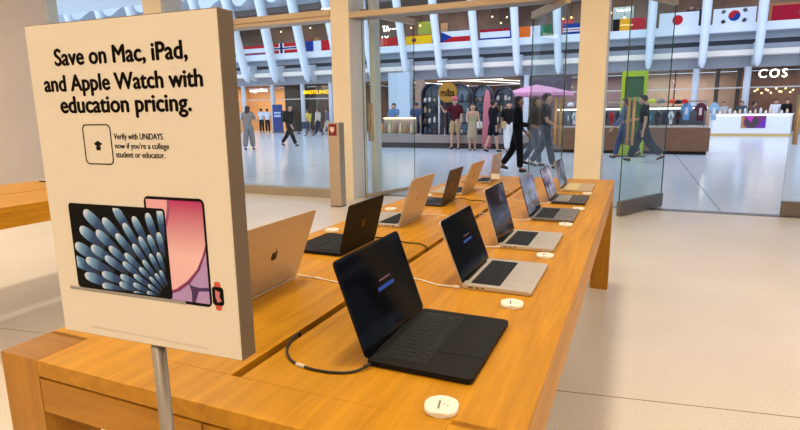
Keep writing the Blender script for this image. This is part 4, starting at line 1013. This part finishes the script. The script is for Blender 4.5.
    for s in (-1, 1): MB().ball(hd(.076, .046) * S + Vector((s * .019 * S, 0, 0)), .0060 * S, seg=8).build('eye', mat('eye_dark', (24, 18, 16), .3), t)
    MB().ball(hd(.036, .048) * S, .013 * S, seg=8, sc=(1, .35, .3)).build('mouth', mat('lip', (140, 70, 66), .5), t)
    if cap_col:
        m = MB(); m.lathe([(.066 * S, 0), (.064 * S, .03 * S), (.045 * S, .055 * S), (0, .064 * S)], 14, M=Matrix.Translation(hd(.098) * S)); m.prism([(-.05 * S, .03 * S), (.05 * S, .03 * S), (.035 * S, .105 * S), (-.035 * S, .105 * S)], 0, .008 * S, M=Matrix.Translation(hd(.098) * S)); m.build('cap', mat('hat_%d_%d_%d' % cap_col, cap_col, .8), t)
    if bag: 
        nm, bc, (bx, by, bz), (wx, wy, wz) = bag
        c = V3(bx, by, hipz + bz) * S
        MB().box(c.x - wx * S, c.x + wx * S, c.y - wy * S, c.y + wy * S, c.z - wz * S, c.z + wz * S, .02 * S, seg=3).build(nm, mat('bag_%d_%d_%d' % bc, bc, .7), t)
    return t
RIGHT, LEFT, AWAY, TOWARD = -PI / 2, PI / 2, 0.0, PI
STANDL = ((3, 2), (-2, 1)); STANDA = ((6, 12, 6), (2, 16, 6))
WALK = ((24, 6), (-16, 26))
person('man in black T-shirt and dark trousers striding left, phone in hand', .14, 15.65, 1.76, LEFT, top=(24, 24, 28), bottom=(44, 50, 60), legs=((22, 4), (-20, 30)), arms=((18, 62, 6), (-6, 14, 6)), look=22, wide=1.35)
t = thing('phone', 'dark phone held up by the man striding left', 'phone', (-.44, 15.66, 1.205)); MB().box(-.006, .006, -.036, .036, -.07, .07, .004, M=Matrix.Rotation(-.6, 4, 'Y')).build('case', DARK, t); MB().box(.006, .008, -.032, .032, -.065, .065, M=Matrix.Rotation(-.6, 4, 'Y')).build('display', mat('phone_display', (60, 70, 84), .2), t)
person('person in blue-grey shirt and jeans seen through the glass door behind its handle', -.36, 16.6, 1.66, LEFT, top=(96, 110, 136), bottom=(66, 84, 116), legs=((16, 4), (-20, 30)), hair=(50, 40, 36), sleeve=2)
person('woman dressed all in black with a bun, walking right', -2.50, 12.40, 1.66, RIGHT + .25, top=(16, 16, 18), bottom=(18, 18, 20), shoe=(40, 34, 30), skin=(150, 104, 80), hair=(18, 14, 14), hairlen=.05, legs=((8, 6), (-14, 20)), arms=((8, 70, 5), (-4, 50, 5)), sleeve=2)
person('man in dark grey T-shirt and jeans behind the open glass door', -2.02, 13.35, 1.76, RIGHT, top=(44, 50, 60), bottom=(66, 74, 88), shoe=(60, 50, 46), legs=((16, 4), (-14, 20)), arms=((10, 50, 6), (-8, 12, 6)), hair=(40, 30, 26))
person('long-haired woman in dark top and grey jeans beside the man in grey T-shirt', -2.36, 13.85, 1.68, RIGHT, top=(58, 54, 58), bottom=(86, 94, 108), hair=(46, 34, 28), hairlen=.16, legs=((12, 4), (-12, 18)), sleeve=2)
person('person in maroon T-shirt, khaki shorts and pink cap drinking by the stall', -6.22, 19.36, 1.84, TOWARD, top=(78, 26, 36), bottom=(176, 150, 112), shorts=True, shoe=(30, 28, 28), legs=((6, 2), (-4, 2)), arms=((50, 80, 22), (4, 30, 8)), cap_col=(200, 96, 116))
person('woman in pale olive dress facing the stall beside the pink banner', -5.38, 18.75, 1.60, TOWARD + .4, top=(168, 160, 128), bottom=(176, 160, 128), dress=True, hair=(96, 66, 46), hairlen=.10, legs=STANDL, arms=((20, 60, 8), (10, 30, 8)), sleeve=0, bag=('tote_bag', (222, 222, 220), (-.14, .06, .02), (.06, .025, .07)))
person('man in black shirt and black shorts right of the pink banner', -4.52, 18.25, 1.72, RIGHT + .7, top=(24, 24, 28), bottom=(26, 26, 32), shorts=True, legs=((12, 6), (-10, 14)), arms=((-6, 14, 6), (12, 30, 6)), sleeve=2, hair=(24, 20, 20))
person('woman in black top and white trousers with a tan bag, stepping away right', -4.02, 18.35, 1.66, RIGHT - .9, top=(30, 28, 28), bottom=(226, 226, 226), hair=(26, 20, 18), legs=((14, 6), (-16, 22)), sleeve=1, wide=1.3, bag=('shoulder_bag', (196, 160, 112), (.13, .05, .02), (.04, .06, .07)))
person('long-haired woman in grey top and wide grey trousers walking away at left', -13.86, 17.05, 1.66, AWAY + .3, top=(140, 128, 120), bottom=(128, 126, 124), hair=(66, 40, 30), hairlen=.16, legs=((10, 4), (-10, 12)), wide=1.35, sleeve=1, arms=((30, 60, 8), (4, 12, 6)))
person('man in black with a backpack striding right at left', -13.77, 19.6, 1.80, RIGHT, top=(28, 28, 30), bottom=(28, 28, 32), legs=((28, 4), (-24, 16)), sleeve=2, arms=((16, 20, 8), (-16, 14, 6)), bag=('backpack', (26, 26, 28), (0, -.11, .20), (.085, .05, .13)), lean=6)
person('person in white shirt and dark trousers at far left, nearer the orange shop sign', -25.9, 33.4, 1.74, AWAY, top=(206, 214, 226), bottom=(30, 32, 40), legs=STANDL, arms=STANDA)
person('person in white shirt with a dark strap at far left beside another in white', -25.2, 33.2, 1.72, AWAY + .4, top=(214, 218, 228), bottom=(28, 30, 36), legs=STANDL, arms=STANDA)
person('person in white shirt and beige trousers partly behind the sign edge', -28.0, 33.4, 1.70, RIGHT, top=(210, 216, 222), bottom=(196, 180, 156), legs=STANDL, arms=STANDA)
person('woman in yellow top carrying a dark blue bag near the yellow sign', -18.35, 28.2, 1.66, LEFT, top=(214, 186, 84), bottom=(120, 104, 96), hair=(30, 24, 22), hairlen=.10, legs=WALK, arms=STANDA, bag=('handbag', (34, 44, 70), (-.16, .04, -.10), (.05, .13, .12)))
person('person in cream top and navy trousers walking near the yellow sign', -18.55, 29.6, 1.70, LEFT, top=(206, 190, 174), bottom=(40, 50, 72), legs=WALK, arms=STANDA, sleeve=2, hair=(90, 66, 50))
person('person in grey checked shirt and beige trousers nearest the left pillar outside', -18.5, 30.6, 1.68, LEFT + .3, top=(110, 104, 116), bottom=(206, 190, 172), legs=WALK, arms=STANDA, sleeve=2)
person('stall worker in blue shirt behind the showcase, farthest left', -9.75, 21.7, 1.72, TOWARD, top=(96, 130, 170), bottom=(40, 44, 52), legs=STANDL, arms=((20, 50, 6), (30, 60, 6)))
person('stall worker in dark blue and white behind the middle of the showcase', -9.0, 22.4, 1.72, TOWARD + .5, top=(66, 84, 116), bottom=(40, 44, 52), legs=STANDL, arms=((20, 50, 6), (30, 60, 6)), cap_col=(50, 60, 80))
person('stall worker in pink-white shirt behind the right part of the showcase', -8.1, 21.4, 1.62, TOWARD - .3, top=(206, 186, 186), bottom=(60, 60, 66), legs=STANDL, arms=STANDA)
person('person in white shirt standing inside the COS shop', 6.5, 34.0, 1.74, TOWARD, top=(226, 226, 230), bottom=(50, 50, 56), legs=STANDL, arms=STANDA, sleeve=2)
person('person in black at the right edge of the COS shop front', 6.95, 33.9, 1.76, TOWARD + .4, top=(26, 24, 26), bottom=(34, 34, 38), legs=STANDL, arms=STANDA, sleeve=2)
person('person in green-grey top left of the white counter', 3.75, 34.0, 1.66, LEFT, top=(110, 136, 112), bottom=(60, 60, 66), legs=STANDL, arms=STANDA)
person('person in pale top behind the left part of the white counter', 4.15, 34.2, 1.66, TOWARD, top=(180, 184, 186), bottom=(70, 70, 76), legs=STANDL, arms=STANDA)
person('person in dark slate top behind the flower picture', 5.0, 34.2, 1.68, TOWARD, top=(74, 80, 84), bottom=(40, 40, 46), legs=STANDL, arms=STANDA)
person('person in plum top behind the middle of the white counter', 5.55, 34.1, 1.64, RIGHT, top=(110, 84, 92), bottom=(40, 40, 46), legs=STANDL, arms=STANDA)
person('person in black leaning at the gallery rail, left of two', 2.35, 36.2, 1.72, TOWARD, top=(26, 28, 36), bottom=(40, 42, 50), legs=STANDL, arms=STANDA, z0=5.36)
person('person in dark grey leaning at the gallery rail, right of two', 2.95, 36.2, 1.68, TOWARD, top=(44, 46, 52), bottom=(40, 42, 50), legs=STANDL, arms=STANDA, z0=5.36)

# ------------------------------------------------------------------ light
def area(name, loc, sx, sy, power, col, rot=(0, 0, 0)):
    l = bpy.data.lights.new(name, 'AREA'); l.shape = 'RECTANGLE'; l.size = sx; l.size_y = sy; l.energy = power; l.color = col
    o = bpy.data.objects.new(name, l); COL.objects.link(o); o.location = loc; o.rotation_euler = rot
    return o
WARM = (1.0, .875, .65)
for x in (-8.2, -4.4, -.6, 3.2, 7.0):
    for y in (-4.8, -1.7, 1.4, 4.2):
        area('ceiling_light', (x, y, 4.27), .4, .4, {-4.8: 26, -1.7: 46, 1.4: 50, 4.2: 38}[y] * (1.5 if x < -8 else 1), WARM)
for x0, x1, y, p, c in ((-31, -25, 36.6, 160, (1, .72, .42)), (-25, -19.4, 36.6, 45, (1, .85, .7)), (-19, -7, 39.5, 260, (1, .82, .62)), (-7, 5.4, 36.8, 420, (1, .84, .72)), (5.4, 12, 36.8, 90, (1, .74, .5))):
    area('shop_light', ((x0 + x1) / 2, y, 3.45), (x1 - x0) * .8, 1.2, p, c)
for x in (-40, -26, -14, -2, 8): area('gallery_light', (x, 38.0, 8.75), 8, 2.0, 150, (1, .84, .68))
w = bpy.data.worlds.new('World'); SC.world = w; w.use_nodes = True
bg = w.node_tree.nodes['Background']; bg.inputs['Color'].default_value = (.67, .78, 1.0, 1); bg.inputs['Strength'].default_value = 1.95

# ------------------------------------------------------------------ camera
cam = bpy.data.cameras.new('Camera'); co = bpy.data.objects.new('Camera', cam); COL.objects.link(co)
yaw, pitch, roll, fpx = .413674105, .188792826, .0130553018, 538.310868
cy, sy_, cp, sp, cr, sr = math.cos(yaw), math.sin(yaw), math.cos(pitch), math.sin(pitch), math.cos(roll), math.sin(roll)
fwd = Vector((-sy_ * cp, cy * cp, -sp)); rt = Vector((cy, sy_, 0)); dn = fwd.cross(rt)
r2 = rt * cr + dn * sr; d2 = dn * cr - rt * sr
co.matrix_world = Matrix(((r2.x, -d2.x, -fwd.x, 0), (r2.y, -d2.y, -fwd.y, 0), (r2.z, -d2.z, -fwd.z, 1.38), (0, 0, 0, 1)))
cam.sensor_width = 36; cam.lens = fpx * 36 / 800; cam.clip_start = .05; cam.clip_end = 200
SC.camera = co
SC.view_settings.view_transform = 'Standard'; SC.view_settings.look = 'None'; SC.view_settings.exposure = 0; SC.view_settings.gamma = 1
SC.view_settings.use_curve_mapping = False
SC.cycles.max_bounces = 10; SC.cycles.transparent_max_bounces = 16; SC.cycles.sample_clamp_indirect = 4.0
